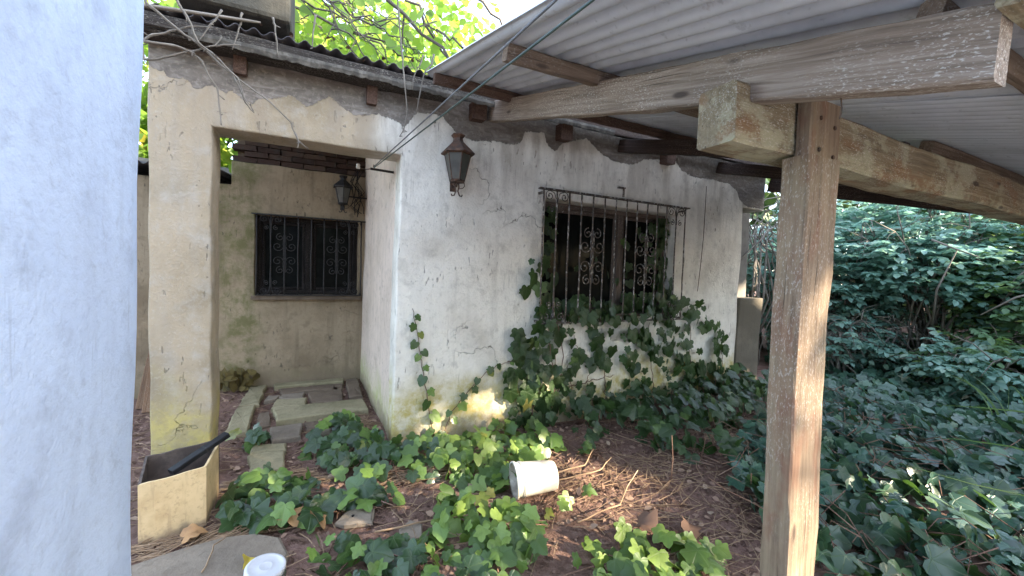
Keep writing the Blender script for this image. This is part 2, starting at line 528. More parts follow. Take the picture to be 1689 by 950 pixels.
def bucketm():
    m = Mat('bucket', 0.6, 0.35)
    z = m.sep()[2]
    c = m.mix(m.step(m.noise(7, 6, rough=0.65), 0.42, 0.7), (0.62, 0.58, 0.49), (0.48, 0.43, 0.34))
    c = m.mix(m.math('MULTIPLY', m.step(m.noise(38, 5, rough=0.7), 0.52, 0.68), 0.5), c, (0.40, 0.34, 0.25))
    c = m.mix(m.math('MULTIPLY', m.step(m.noise(1.0, 4, v=m.scale(m.pos(), (30, 30, 4))), 0.56, 0.68), 0.4), c, (0.40, 0.34, 0.25))
    g = m.math('ADD', z, m.math('MULTIPLY', m.math('SUBTRACT', m.noise(16, 5), 0.5), 0.16))
    c = m.mix(m.math('MULTIPLY', m.math('SUBTRACT', 1.0, m.step(g, 0.0, 0.075)), 0.7), c, (0.14, 0.095, 0.07))
    m.color(c).bump(m.noise(22, 5), 0.25, 0.006)
    return m.m
M['bucket'] = bucketm()
def boxm():
    m = Mat('box', 0.6, 0.35)
    z = m.sep()[2]
    c = m.mix(m.step(m.noise(7, 6, rough=0.65), 0.42, 0.7), (0.62, 0.46, 0.25), (0.50, 0.35, 0.18))
    c = m.mix(m.math('MULTIPLY', m.step(m.noise(38, 5, rough=0.7), 0.52, 0.68), 0.5), c, (0.34, 0.23, 0.12))
    c = m.mix(m.math('MULTIPLY', m.step(m.noise(1.0, 4, v=m.scale(m.pos(), (30, 30, 4))), 0.56, 0.68), 0.4), c, (0.34, 0.23, 0.12))
    g = m.math('ADD', z, m.math('MULTIPLY', m.math('SUBTRACT', m.noise(16, 5), 0.5), 0.16))
    c = m.mix(m.math('MULTIPLY', m.math('SUBTRACT', 1.0, m.step(g, 0.0, 0.075)), 0.7), c, (0.14, 0.095, 0.07))
    m.color(c).bump(m.noise(22, 5), 0.25, 0.006)
    return m.m
M['box'] = boxm()
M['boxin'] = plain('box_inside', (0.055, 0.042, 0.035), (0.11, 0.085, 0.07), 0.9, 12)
M['blackbar'] = plain('black_plastic', (0.008, 0.008, 0.009), (0.018, 0.018, 0.019), 0.55, 14)
M['blackbar'].node_tree.nodes['Principled BSDF'].inputs['Specular IOR Level'].default_value = 0.2
M['cable'] = plain('green_cable', (0.045, 0.075, 0.065), (0.075, 0.11, 0.095), 0.5, 30)
M['cable2'] = plain('gray_cable', (0.10, 0.105, 0.11), (0.16, 0.16, 0.165), 0.5, 30)
M['porcelain'] = plain('porcelain', (0.6, 0.58, 0.54), (0.4, 0.37, 0.33), 0.4, 20)
M['dark_room'] = plain('room_plaster', (0.16, 0.15, 0.13), (0.11, 0.10, 0.09), 0.9)
M['plank'] = wood('plank_wood', (0.16, 0.09, 0.05), (0.24, 0.15, 0.09), fl=0.2)
def brickm():
    m = Mat('old_brick', 0.9, 0.2)
    r = m.rnd()
    c = m.ramp(r, [(0.0, (0.035, 0.023, 0.019)), (0.5, (0.055, 0.034, 0.027)), (1.0, (0.085, 0.058, 0.044))])
    c = m.mix(m.math('MULTIPLY', m.step(m.noise(14, 5), 0.5, 0.65), 0.6), c, (0.05, 0.045, 0.04))
    m.color(c).bump(m.noise(50, 5), 0.6, 0.01)
    return m.m
M['brick'] = brickm()

M['ivy'] = leafmat('ivy_leaf', (0.027, 0.056, 0.022), (0.12, 0.20, 0.045), 0.30, 0.2, (0.20, 0.36, 0.05), vk=0.45, young_p=0.80)
M['ivy_sunlit'] = leafmat('sunlit_ivy_leaf', (0.062, 0.115, 0.03), (0.18, 0.26, 0.06), 0.4, 0.32, (0.26, 0.42, 0.06), vk=0.45, young_p=0.6)  # sunlight by the bucket and post is put into this lighter leaf colour
M['ivy_wall'] = leafmat('wall_ivy_leaf', (0.022, 0.046, 0.014), (0.07, 0.115, 0.03), 0.45, 0.18, (0.12, 0.25, 0.03), vk=0.4, young_p=0.9)
M['ivy_near'] = leafmat('near_ivy_leaf', (0.028, 0.062, 0.030), (0.08, 0.13, 0.05), 0.34, 0.15, (0.12, 0.25, 0.04), vk=0.5, young_p=0.8)
M['ivy_young'] = leafmat('young_ivy_leaf', (0.10, 0.17, 0.045), (0.17, 0.26, 0.06), 0.4, 0.28, (0.22, 0.38, 0.05), vk=0.4, young_p=0.6)
M['ivy_carpet'] = leafmat('carpet_ivy_leaf', (0.034, 0.082, 0.056), (0.08, 0.15, 0.085), 0.36, 0.14, (0.10, 0.2, 0.05), vk=0.35, young_p=0.9)
M['crown'] = leafmat('sunny_tree_leaf', (0.11, 0.19, 0.028), (0.23, 0.27, 0.035), 0.5, 0.5, (0.34, 0.52, 0.06), vk=0, young_p=0.75)
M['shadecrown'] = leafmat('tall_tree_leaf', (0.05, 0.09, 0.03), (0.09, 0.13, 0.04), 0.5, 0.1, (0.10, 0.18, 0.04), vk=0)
M['shrub'] = leafmat('shrub_leaf', (0.15, 0.265, 0.215), (0.22, 0.33, 0.24), 0.32, 0.4, (0.22, 0.42, 0.32), vk=0, young_p=0.72)
M['shrub_green'] = leafmat('green_shrub_leaf', (0.085, 0.155, 0.075), (0.17, 0.25, 0.08), 0.4, 0.38, (0.18, 0.30, 0.06), vk=0, young_p=0.8)
M['grass'] = leafmat('grass_blade', (0.08, 0.14, 0.05), (0.2, 0.24, 0.09), 0.5, 0.3, (0.2, 0.32, 0.08), vk=0)
def drym():
    m = Mat('dry_leaf', 0.85, 0.2)
    r = m.rnd()
    m.color(m.ramp(r, [(0.0, (0.07, 0.042, 0.03)), (0.35, (0.14, 0.085, 0.06)), (0.65, (0.21, 0.135, 0.10)), (0.9, (0.30, 0.20, 0.14)), (1.0, (0.36, 0.27, 0.19))]))
    return m.m
M['litter'] = drym()
M['dryleaf'] = plain('brown_dry_leaf', (0.34, 0.19, 0.08), (0.24, 0.13, 0.06), 0.7, 20)
M['fern'] = plain('withered_fern', (0.13, 0.10, 0.03), (0.08, 0.06, 0.025), 0.8, 20)
M['yellowleaf'] = plain('yellow_leaf', (0.52, 0.40, 0.06), (0.42, 0.30, 0.05), 0.6, 20)
def soilm():
    m = Mat('soil', 0.95, 0.15)
    n1 = m.noise(1.6, 6); n2 = m.noise(18, 6, rough=0.7); n3 = m.noise(90, 4)
    c = m.ramp(n2, [(0.25, (0.06, 0.036, 0.027)), (0.5, (0.155, 0.093, 0.071)), (0.75, (0.27, 0.18, 0.145))])
    c = m.mix(m.math('MULTIPLY', m.step(n1, 0.4, 0.65), 0.4), c, (0.25, 0.155, 0.125))
    m.color(c).bump(m.math('ADD', n2, m.math('MULTIPLY', n3, 0.5)), 0.8, 0.03)
    return m.m
M['soil'] = soilm()
M['bounce_slab'] = plain('bounce_slab_pale', (0.58, 0.56, 0.53), (0.50, 0.48, 0.45), 0.9, 3)

# ------------------------------------------------------------------ the ground
def ground_z(x, y):
    near = max(0.0, 1 - math.hypot(x - 1.5, y - 2) / 7)
    z = 0.025 * fnoise(x, y, 0, 1.3) * near + 0.012 * fnoise(x, y, 3, 5) * near
    if x > 2.6:
        z += 0.10 * min(1.0, (x - 2.6) / 3.0)
    if x > 7.5:
        z += 0.12 * min(6.0, x - 7.5) * (1 if y < 20 else 0)
    return z - 0.01
def ground():
    xs = sorted(set([-200, -90, -40, -20, -10, -6] + [round(-3 + 0.09 * i, 3) for i in range(112)] + [7.6, 8.4, 9.5, 11, 14, 20, 40, 90, 200]))
    ys = sorted(set([-200, -90, -40, -20, -10, -5, -2] + [round(0.0 + 0.09 * i, 3) for i in range(68)] + [6.6, 8, 10, 14, 20, 40, 90, 200]))
    V = [(x, y, ground_z(x, y)) for y in ys for x in xs]
    nx = len(xs)
    F = [(j * nx + i, j * nx + i + 1, (j + 1) * nx + i + 1, (j + 1) * nx + i) for j in range(len(ys) - 1) for i in range(nx - 1)]
    o = link('ground', mesh('ground', V, F, M['soil'], True))
    o['kind'] = 'structure'
ground()

po = MB().box((0.95, -2.4, 0.0), (2.7, 3.8, 0.08)).build('bounce_slab', M['bounce_slab'])  # unseen slab behind the camera, added to bounce sunlight onto sheets and walls
po['kind'] = 'structure'

# ------------------------------------------------------------------ walls made of cells (openings left out), worn edges
def wall_cells(name, mat, parent, us, vs, solid, thick, place, amp=0.006, seed=0, bev=0.014):
    """us, vs: grid lines; solid(u, v): is there wall at this cell; place(u, v, d): world point, d = depth into the wall"""
    def fine(a, st):
        r = []
        for p, q in zip(a[:-1], a[1:]):
            k = max(1, int(round((q - p) / st)))
            r += [p + (q - p) * i / k for i in range(k)]
        return r + [a[-1]]
    U, W = fine(us, 0.12), fine(vs, 0.12)
    nu, nw = len(U), len(W)
    S = [[solid((U[i] + U[i + 1]) / 2, (W[j] + W[j + 1]) / 2) for j in range(nw - 1)] for i in range(nu - 1)]
    V, F, ids = [], [], {}
    def vid(i, j, d):
        k = (i, j, d)
        if k not in ids:
            u, v = U[i], W[j]
            wob = amp
            du = wob * mnoise.noise(Vector((u * 3 + seed, v * 3, 1.7)))
            dv = wob * mnoise.noise(Vector((u * 3 + seed, v * 3, 9.1)))
            dd = wob * 1.3 * mnoise.noise(Vector((u * 1.7 + seed, v * 1.7, 4.2))) if d == 0 else 0
            ids[k] = len(V)
            V.append(place(u + du, v + dv, d * thick + dd))
        return ids[k]
    for i in range(nu - 1):
        for j in range(nw - 1):
            if not S[i][j]:
                continue
            F.append((vid(i, j, 0), vid(i + 1, j, 0), vid(i + 1, j + 1, 0), vid(i, j + 1, 0)))
            F.append((vid(i, j, 1), vid(i, j + 1, 1), vid(i + 1, j + 1, 1), vid(i + 1, j, 1)))
            for di, dj, a, b in ((-1, 0, (i, j + 1), (i, j)), (1, 0, (i + 1, j), (i + 1, j + 1)), (0, -1, (i, j), (i + 1, j)), (0, 1, (i + 1, j + 1), (i, j + 1))):
                ii, jj = i + di, j + dj
                if not (0 <= ii < nu - 1 and 0 <= jj < nw - 1 and S[ii][jj]):
                    F.append((vid(*a, 0), vid(*a, 1), vid(*b, 1), vid(*b, 0)))
    o = link(name, mesh(name, V, F, mat, False), parent)
    if bev:
        bevel(o, bev, 3, 50)
    o.data.polygons.foreach_set('use_smooth', [True] * len(o.data.polygons))
    return o

def beam(name, p0, p1, w_, h_, mat, parent=None, seed=0, up=(0, 0, 1), ch=0.008, jit=0.0035, skew0=0.0, skew1=0.0):
    """a sawn timber along p0-p1 with worn arrises; skew leans the end cut"""
    p0, p1 = Vector(p0), Vector(p1)
    t = (p1 - p0); L = t.length; t.normalize()
    s = t.cross(Vector(up)).normalized()
    u = s.cross(t)
    n = max(2, int(L / 0.07))
    prof = []
    hw, hh = w_ / 2, h_ / 2
    for x, y in ((-hw + ch, -hh), (hw - ch, -hh), (hw, -hh + ch), (hw, hh - ch), (hw - ch, hh), (-hw + ch, hh), (-hw, hh - ch), (-hw, -hh + ch)):
        prof.append((x, y))
    V, B, F = [], [], []
    for i in range(n + 1):
        f = i / n
        c = p0 + t * (L * f)
        wob = s * (jit * 2.2 * mnoise.noise(Vector((f * L * 1.1, seed, 0)))) + u * (jit * 2.2 * mnoise.noise(Vector((f * L * 1.1, seed, 5))))
        for k, (x, y) in enumerate(prof):
            j = jit * mnoise.noise(Vector((f * L * 6, seed * 3.1 + k * 2.3, 7)))
            q = c + wob + s * (x * (1 + j / hw)) + u * (y * (1 + j / hh))
            if i == 0:
                q += t * (skew0 * y)
            if i == n:
                q += t * (skew1 * y)
            V.append(q)
            B.append((f * L + seed * 3.7, x + seed, y))
    for i in range(n):
        for k in range(8):
            k2 = (k + 1) % 8
            F.append((i * 8 + k, i * 8 + k2, (i + 1) * 8 + k2, (i + 1) * 8 + k))
    for e, c in ((0, p0), (n, p1)):
        ci = len(V)
        V.append(c)
        B.append(((0 if e == 0 else L) + seed * 3.7, seed, 0))
        for k in range(8):
            k2 = (k + 1) % 8
            a, b = e * 8 + k, e * 8 + k2
            F.append((ci, b, a) if e == 0 else (ci, a, b))
    return link(name, mesh(name, V, F, mat, False, {'bc': ('FLOAT_VECTOR', B)}), parent)

def corrugated(name, x0, x1, y0, y1, zf, pitch, amp, mat, parent, seed=0, ny=10, th=0.0025, cusp=0.0):
    n = max(8, int((x1 - x0) / pitch * (14 if cusp else 8)))
    V, F = [], []
    for side in (0, 1):
        for j in range(ny + 1):
            y = y0 + (y1 - y0) * j / ny
            for i in range(n + 1):
                x = x0 + (x1 - x0) * i / n
                z = zf(x, y) + amp * ((1 - cusp) * math.cos(2 * math.pi * x / pitch) + cusp * (1 - 2 * (math.sin(math.pi * x / pitch) ** 2 + .0006) ** .30)) + (th if side else 0) + 0.006 * mnoise.noise(Vector((x * 1.1 + seed, y * 0.9, seed)))
                V.append((x, y, z))
    o = (ny + 1) * (n + 1)
    idx = lambda s_, j, i: s_ * o + j * (n + 1) + i
    for j in range(ny):
        for i in range(n):
            F.append((idx(0, j, i), idx(0, j + 1, i), idx(0, j + 1, i + 1), idx(0, j, i + 1)))
            F.append((idx(1, j, i), idx(1, j, i + 1), idx(1, j + 1, i + 1), idx(1, j + 1, i)))
    for i in range(n):
        F.append((idx(0, 0, i), idx(0, 0, i + 1), idx(1, 0, i + 1), idx(1, 0, i)))
        F.append((idx(0, ny, i + 1), idx(0, ny, i), idx(1, ny, i), idx(1, ny, i + 1)))
    for j in range(ny):
        F.append((idx(0, j + 1, 0), idx(0, j, 0), idx(1, j, 0), idx(1, j + 1, 0)))
        F.append((idx(0, j, n), idx(0, j + 1, n), idx(1, j + 1, n), idx(1, j, n)))
    return link(name, mesh(name, V, F, mat, True), parent)

# ------------------------------------------------------------------ the house
YF = 3.38
house = thing('house', 'old house with peeling cream plaster, open porch recess and a window behind iron bars', 'house', (2.0, YF, 0))
def solid_f(x, z):
    if -0.665 < x < 0.6 and z < 2.43: return False
    if 1.98 < x < 3.76 and 1.08 < z < 2.235: return False
    if x > 4.95 and z < 2.43: return False
    return True
wall_cells('facade_wall', M['facade'], house, [-1.0, -0.665, 0.6, 1.98, 3.76, 4.95, 5.40], [-0.1, 1.08, 2.235, 2.43, 2.98], solid_f, 0.26,
           lambda u, v, d: (u - (0.03 * (2.4 - v) / 2.4 if 0.3 < u < 0.9 and v < 2.4 else 0), YF + d, v), 0.012, 1)
wall_cells('porch_side_wall', M['pillar'], house, [0, 2.2], [-0.1, 2.96], lambda u, v: True, 0.2,
           lambda u, v, d: (0.598 - 0.022 * u + d - 0.028 * (2.4 - min(v, 2.4)) / 2.4, 3.625 + u * 0.95, v), 0.010, 4)
def solid_b(x, z):
    if -0.69 < x < 0.47 and 1.13 < z < 2.10: return False
    if x < -0.93 and z > 2.42: return False
    return True
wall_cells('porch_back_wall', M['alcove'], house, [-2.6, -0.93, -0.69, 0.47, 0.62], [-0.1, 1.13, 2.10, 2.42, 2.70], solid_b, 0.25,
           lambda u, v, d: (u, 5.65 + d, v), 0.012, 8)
# exposed brick courses above the porch's back wall
rb = random.Random(5)
def brick_mesh(sd):
    r = random.Random(sd)
    b = MB().box((0, 0, 0), (0.235, 0.12, 0.058))
    me = mesh('brick', [(x + r.uniform(-.006, .006), y + r.uniform(-.006, .006), z + r.uniform(-.004, .004)) for x, y, z in b.V], b.F, M['brick'])
    return me
bms = [brick_mesh(k) for k in range(4)]
for row in range(4):
    x = -0.80 + (0.12 if row % 2 else 0.0)
    while x < 0.56:
        o = bpy.data.objects.new('brick', bms[rb.randrange(4)])
        COL.objects.link(o)
        o.parent = house
        o.location = Vector((x, 5.72 + rb.uniform(-.012, .008), 2.735 + 0.068 * row)) - house.location
        o.rotation_euler = (0, rb.uniform(-.02, .02), rb.uniform(-.04, .04))
        x += 0.249
mo = MB(); mo.box((-0.13, 5.80, 2.83), (1.50, 0.07, 0.30)); mo.build('mortar', M['slab_dark'], house)
# the closed rooms behind (kept dark by their own walls)
shell = MB()
shell.box((5.42, 5.64, 1.45), (0.2, 3.96, 3.1))
shell.box((1.6, 7.75, 1.45), (8.4, 0.2, 3.1))
shell.box((-2.68, 6.8, 1.2), (0.16, 1.7, 2.4))
shell.build('room_wall', M['dark_room'], house)

# the house roof: two runs of old dark corrugated sheets over purlins
def zroof(x, y):
    return 3.045 + 0.16 * (y - 3.2)
xs_ = [-1.12, -0.12, 0.88, 1.88, 2.88, 3.88, 4.88, 5.62]
for k in range(len(xs_) - 1):
    corrugated('roof_sheet', xs_[k] - (0.03 if k else 0), xs_[k + 1], 3.19 + 0.012 * (k % 3), 7.95, lambda x, y, q=k % 2: zroof(x, y) + 0.006 * q, 0.1, 0.017, M['oldsheet'], house, k, 8, 0.004)
corrugated('roof_sheet', -2.75, -0.98, 5.45, 7.95, lambda x, y: 2.52 + 0.1 * (y - 5.4), 0.1, 0.017, M['oldsheet'], house, 9, 4, 0.004)
beam('fascia_board', (-1.10, 3.215, 2.968), (1.30, 3.215, 2.968), 0.024, 0.085, M['fascia'], house, 3)
beam('fascia_board', (1.30, 3.235, 2.965), (5.45, 3.235, 2.965), 0.024, 0.08, M['darkwood'], house, 4)
beam('eave_board', (-1.10, 3.30, 2.915), (0.95, 3.30, 2.928), 0.15, 0.022, M['fascia'], house, 6, jit=0.006)
# torn roofing felt hanging below the fascia
fv, ff = [], []
nq = 120
for i in range(nq + 1):
    x = -0.75 + 3.4 * i / nq
    d = 0.028 + 0.022 * mnoise.noise(Vector((x * 6, 0, 2))) + 0.014 * mnoise.noise(Vector((x * 25, 1, 2)))
    y = 3.196 + 0.01 * mnoise.noise(Vector((x * 9, 3, 2)))
    fv += [(x, 3.200, 2.955), (x, y, 2.945 - d * .5), (x, y + .008, 2.932 - d)]
for i in range(nq):
    a = i * 3
    ff += [(a, a + 3, a + 4, a + 1), (a + 1, a + 4, a + 5, a + 2)]
link('roofing_felt', mesh('roofing_felt', fv, ff, plain('torn_felt', (0.055, 0.05, 0.042), (0.135, 0.125, 0.105), 0.9, 18)), house)
# sawn rafter ends in the gray cement band
for (x, z, mk) in ((-0.50, 2.86, 'redwood'), (0.36, 2.845, 'redwood'), (1.235, 2.885, 'redwood'), (2.13, 2.862, 'redwood'), (3.52, 2.845, 'redwood')):
    ww, hh = (0.075, 0.135) if x < 1 else (0.13, 0.15)
    beam('rafter_end', (x, 3.36 - (0.045 if x < 1 else 0.09), z), (x, 3.60, z + 0.03), ww, hh, M[mk], house, x * 3 + 9, jit=0.005)
# chimney on the roof
ch = MB()
ch.box((-0.52, 3.46, 3.62), (0.66, 0.52, 0.92))
co = ch.build('chimney', M['chimney'], house)
bevel(co, 0.03, 2)

# ---- window joinery
def window(xc, w_, z0, z1, y, mull, glass_y, jm='frame'):
    fr = MB()
    t = 0.055
    x0, x1 = xc - w_ / 2, xc + w_ / 2
    def bb(a, b, wd=t, dp=0.06):
        return beam('window_frame', a, b, wd, dp, M[jm], house, a[0] * 2 + a[2], up=(0, 1, 0), jit=0.002)
    f = bb((x0 + t / 2, y, z0), (x0 + t / 2, y, z1))
    bb((x1 - t / 2, y, z0), (x1 - t / 2, y, z1))
    bb((x0 + t, y - .002, z1 - t / 2), (x1 - t, y - .002, z1 - t / 2))
    bb((x0 + t, y - .002, z0 + t / 2), (x1 - t, y - .002, z0 + t / 2))
    bb((mull, y - .004, z0 + t), (mull, y - .004, z1 - t), 0.085)
    for a, b in ((x0 + t, mull - 0.042), (mull + 0.042, x1 - t)):
        for sx in (a + 0.02, b - 0.02):
            o = beam('sash', (sx, y + .01, z0 + t), (sx, y + .01, z1 - t), 0.038, 0.035, M[jm], house, sx, up=(0, 1, 0), jit=.002)
        for sz in (z0 + t + .02, z1 - t - .02):
            beam('sash', (a + .04, y + .012, sz), (b - .04, y + .012, sz), 0.038, 0.035, M[jm], house, sz, up=(0, 1, 0), jit=.002)
        pn = MB()
        pn.box(((a + b) / 2, glass_y, (z0 + z1) / 2), (b - a - 0.03, 0.004, z1 - z0 - 2 * t))
        pn.build('pane', M['pane'], house)
window(2.87, 1.78, 1.08, 2.235, 3.57, 3.07, 3.585)
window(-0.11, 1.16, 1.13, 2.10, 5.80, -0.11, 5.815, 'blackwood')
sl_ = MB(); sl_.box((-0.11, 5.64, 1.10), (1.22, 0.10, 0.045)); sl_.build('window_sill', M['redwood'] if False else M['slab_dark'], house)
sl_ = MB(); sl_.box((2.87, 3.46, 1.07), (1.76, 0.19, 0.03)); sl_.build('window_sill', M['slab_dark'], house)

# ---- wrought iron grilles
def scroll(mb, c, r, turns, a0, sgn, rad=0.005, ax=(1, 0, 0), az=(0, 0, 1)):
    """a spiral in the grille's plane that ends at c with an eye"""
    ax, az = Vector(ax), Vector(az)
    pts = []
    n = 20
    for i in range(n + 1):
        f = i / n
        q = a0 + sgn * turns * 2 * math.pi * f
        rr = r * (1 - 0.78 * f)
        pts.append(Vector(c) + ax * (rr * math.cos(q)) + az * (rr * math.sin(q)))
    mb.tube(pts, rad, 5)
    mb.tube([pts[-1] - Vector((0, rad, 0)), pts[-1] + Vector((0, rad, 0))], rad * 1.7, 6)
    return pts[0]
def rosette(y, x, z, s, mat, par):
    """four pairs of scrolls round a bar"""
    mb = MB()
    for sg in (-1, 1):
        for zz, ud in ((z + 0.235 * s, 1), (z - 0.235 * s, -1)):
            scroll(mb, (x + sg * 0.055 * s, y, zz), 0.055 * s, 1.15, math.pi / 2 if sg > 0 else math.pi / 2, -sg * 1, 0.0055 * s)
            scroll(mb, (x + sg * 0.085 * s, y, zz - ud * 0.13 * s), 0.07 * s, 1.25, math.pi if sg > 0 else 0, sg * ud, 0.0055 * s)
            mb.tube([(x, y, zz - ud * 0.2 * s), (x + sg * 0.02 * s, y, zz - ud * 0.1 * s), (x + sg * 0.012 * s, y, zz + ud * 0.03 * s)], 0.005 * s, 5)
        mb.tube([(x + sg * .012, y, z - 0.08 * s), (x + sg * .012, y, z + 0.08 * s)], 0.006 * s, 5)
    for zz in (z - 0.085 * s, z + 0.085 * s):
        mb.box((x, y, zz), (0.05 * s, 0.024 * s, 0.018 * s))
    return mb.build('scroll_ornament', mat, par, smooth=False)
def corner_scroll(y, x, z, ud, mat, par, s=1.0):
    mb = MB()
    for sg in (-1, 1):
        scroll(mb, (x + sg * 0.082 * s, y, z - ud * 0.05 * s), 0.05 * s, 1.3, math.pi / 2 * ud, -sg * ud, 0.005)
        scroll(mb, (x + sg * 0.06 * s, y, z - ud * 0.17 * s), 0.035 * s, 1.2, math.pi / 2 * ud, sg * ud, 0.0045)
        mb.tube([(x + sg * 0.082 * s, y, z), (x + sg * 0.03 * s, y, z - ud * 0.02 * s), (x + sg * 0.006, y, z - ud * 0.10 * s), (x + sg * .006, y, z - ud * 0.24 * s)], 0.005, 5)
    return mb.build('corner_scroll', mat, par, smooth=False)
def grille(x0, x1, z0, z1, y, ywall, nb, ros, cor, mat, rad, sc):
    g = MB()
    g.box(((x0 + x1) / 2, y, z1), (x1 - x0 + 0.10, 0.045, 0.014))
    root = g.build('window_grille', mat, house)
    b = MB(); b.box(((x0 + x1) / 2, y, z0), (x1 - x0 + 0.02, 0.035, 0.012)); b.build('rail', mat, root)
    for x in (x0, x1):
        for z in (z0, z1 - 0.016):
            b = MB(); b.box((x, (y + ywall) / 2 + .02, z - .014 if z > 1.5 else z + .014), (0.02, ywall - y + .02, 0.02)); b.build('bracket', mat, root)
    r = random.Random(int(x0 * 100))
    for k in range(nb):
        x = x0 + (x1 - x0) * k / (nb - 1)
        mb = MB()
        zs = [z0 + (z1 - z0) * q / 8 for q in range(9)]
        mb.tube([(x + r.uniform(-.003, .003), y + r.uniform(-.002, .002), z) for z in zs], rad, 6)
        mb.build('bar', mat, root, smooth=True)
    for k in ros:
        rosette(y - .004, x0 + (x1 - x0) * k / (nb - 1), (z0 + z1) / 2 + 0.02, sc, mat, root)
    for k in cor:
        for z, ud in ((z1 - .01, 1), (z0 + .01, -1)):
            corner_scroll(y - .003, x0 + (x1 - x0) * k / (nb - 1), z, ud, mat, root, sc)
grille(1.905, 3.79, 1.02, 2.30, 3.28, YF, 14, (4, 9), (1, 12), M['grille'], 0.0085, 1.0)
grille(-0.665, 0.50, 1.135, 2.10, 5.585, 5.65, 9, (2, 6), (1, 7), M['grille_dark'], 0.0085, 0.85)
# small iron hook stubs above the barred window
hk = MB(); hk.box((2.90, 3.32, 2.385), (0.016, 0.016, 0.10)); hk.box((2.87, 3.32, 2.428), (0.09, 0.03, 0.014)); hk.build('iron_stub', M['grille'], house)

# ---- low gray wall end beside the facade
pier = wall_cells('low_wall', M['cement'], None, [4.965, 5.44], [-0.1, 1.256], lambda u, v: True, 0.22,
                  lambda u, v, d: (u - 0.03 * (1.25 - v), 3.36 + d, v), 0.01, 14, 0.012)
tag(pier, 'low gray cement wall end standing at the far corner of the cream facade', 'wall')

# ---- the white wall close on the left
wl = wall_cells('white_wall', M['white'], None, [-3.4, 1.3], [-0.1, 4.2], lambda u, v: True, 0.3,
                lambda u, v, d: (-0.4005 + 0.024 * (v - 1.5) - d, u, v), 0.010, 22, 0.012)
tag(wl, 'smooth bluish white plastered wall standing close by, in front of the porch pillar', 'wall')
mod = wl

# ------------------------------------------------------------------ the carport
ZS = lambda y: 3.06 + 0.29 * (y - 3.38)          # underside plane of the sheets
carport = thing('carport', 'timber lean-to carport of weathered beams under pale corrugated metal sheets', 'carport', (1.7, 0.9, 0))
wsh = [0.715, 1.58, 2.46, 3.34, 4.22, 5.10, 5.62]
for k in range(len(wsh) - 1):
    corrugated('roof_sheet', wsh[k], wsh[k + 1] + 0.05, 0.26, 3.10, lambda x, y, q=k: ZS(y) + 0.0215 + 0.003 * (q % 2), 0.0905, 0.020, M['sheet'], carport, 20 + k, 14, 0.0025, 1.0)
# purlins run along the house, the sheets lie on them
def purlin(y, x0, x1, wd, hh, mat, seed):
    z = ZS(y) - hh / 2 - 0.002
    beam('purlin', (x0, y, z), (x1, y, z), wd, hh, M[mat], carport, seed, up=(0, -0.29, 1), jit=0.004)
purlin(2.90, 0.735, 5.5, 0.05, 0.075, 'redwood', 31)
purlin(1.80, 0.80, 5.5, 0.065, 0.075, 'purlin', 32)
purlin(1.16, 3.45, 5.5, 0.07, 0.075, 'purlin', 33)
purlin(0.47, 1.37, 5.5, 0.05, 0.05, 'purlin', 34)
purlin(0.315, 1.30, 5.6, 0.045, 0.075, 'girder', 35)
# rafters
def rafter(x, yw, y0, zb, dep, wd, mat, seed, s=0.291, dx=0.0, sk=0.0):
    """zb: height of the lower edge where it meets the wall"""
    t = Vector((0, 1, s)).normalized()
    upv = Vector((0, -t.z, t.y))
    a = Vector((x + wd / 2 + dx, y0, zb + s * (y0 - yw))) + upv * dep / 2
    b = Vector((x + wd / 2, yw, zb)) + upv * dep / 2
    return beam('rafter', a, b, wd, dep, M[mat], carport, seed, up=upv, jit=0.006, skew0=sk)
rafter(1.345, 3.375, 0.37, 2.840, 0.168, 0.075, 'rafter', 41, sk=0.25)
rafter(2.83, 3.37, 1.075, 2.813, 0.13, 0.075, 'darkwood', 42)
rafter(4.38, 3.37, 1.075, 2.80, 0.13, 0.08, 'darkwood', 43)
rafter(5.40, 3.37, 0.30, 2.70, 0.20, 0.08, 'darkwood', 44, s=0.275)
# girder and post: the post's top is notched, the girder sits in the notch behind it
beam('girder', (1.268, 0.985, 2.078), (5.62, 0.985, 2.088), 0.15, 0.205, M['girder'], carport, 51, jit=0.006, ch=0.01)
post = beam('post', (1.706, 0.900, -0.05), (1.706, 0.900, 1.968), 0.204, 0.10, M['post'], carport, 52, up=(0, -1, 0), jit=0.005, ch=0.006)
beam('post_top', (1.701, 0.877, 1.968), (1.699, 0.877, 2.172), 0.196, 0.054, M['post'], post, 52.4, up=(0, -1, 0), jit=0.004, ch=0.006)
for px, pz in ((1.66, 2.105), (1.755, 2.085), (1.66, 1.99), (1.755, 1.975)):
    nb = MB(); nb.tube([(px, 0.846, pz), (px, 0.856, pz)], 0.008, 8); nb.build('bolt_head', M['nail'], post)
nb = MB(); nb.tube([(1.385, 0.66, 2.052), (1.383, 0.655, 2.015), (1.386, 0.66, 1.985)], 0.0022, 5); nb.build('nail', M['nail'], carport)

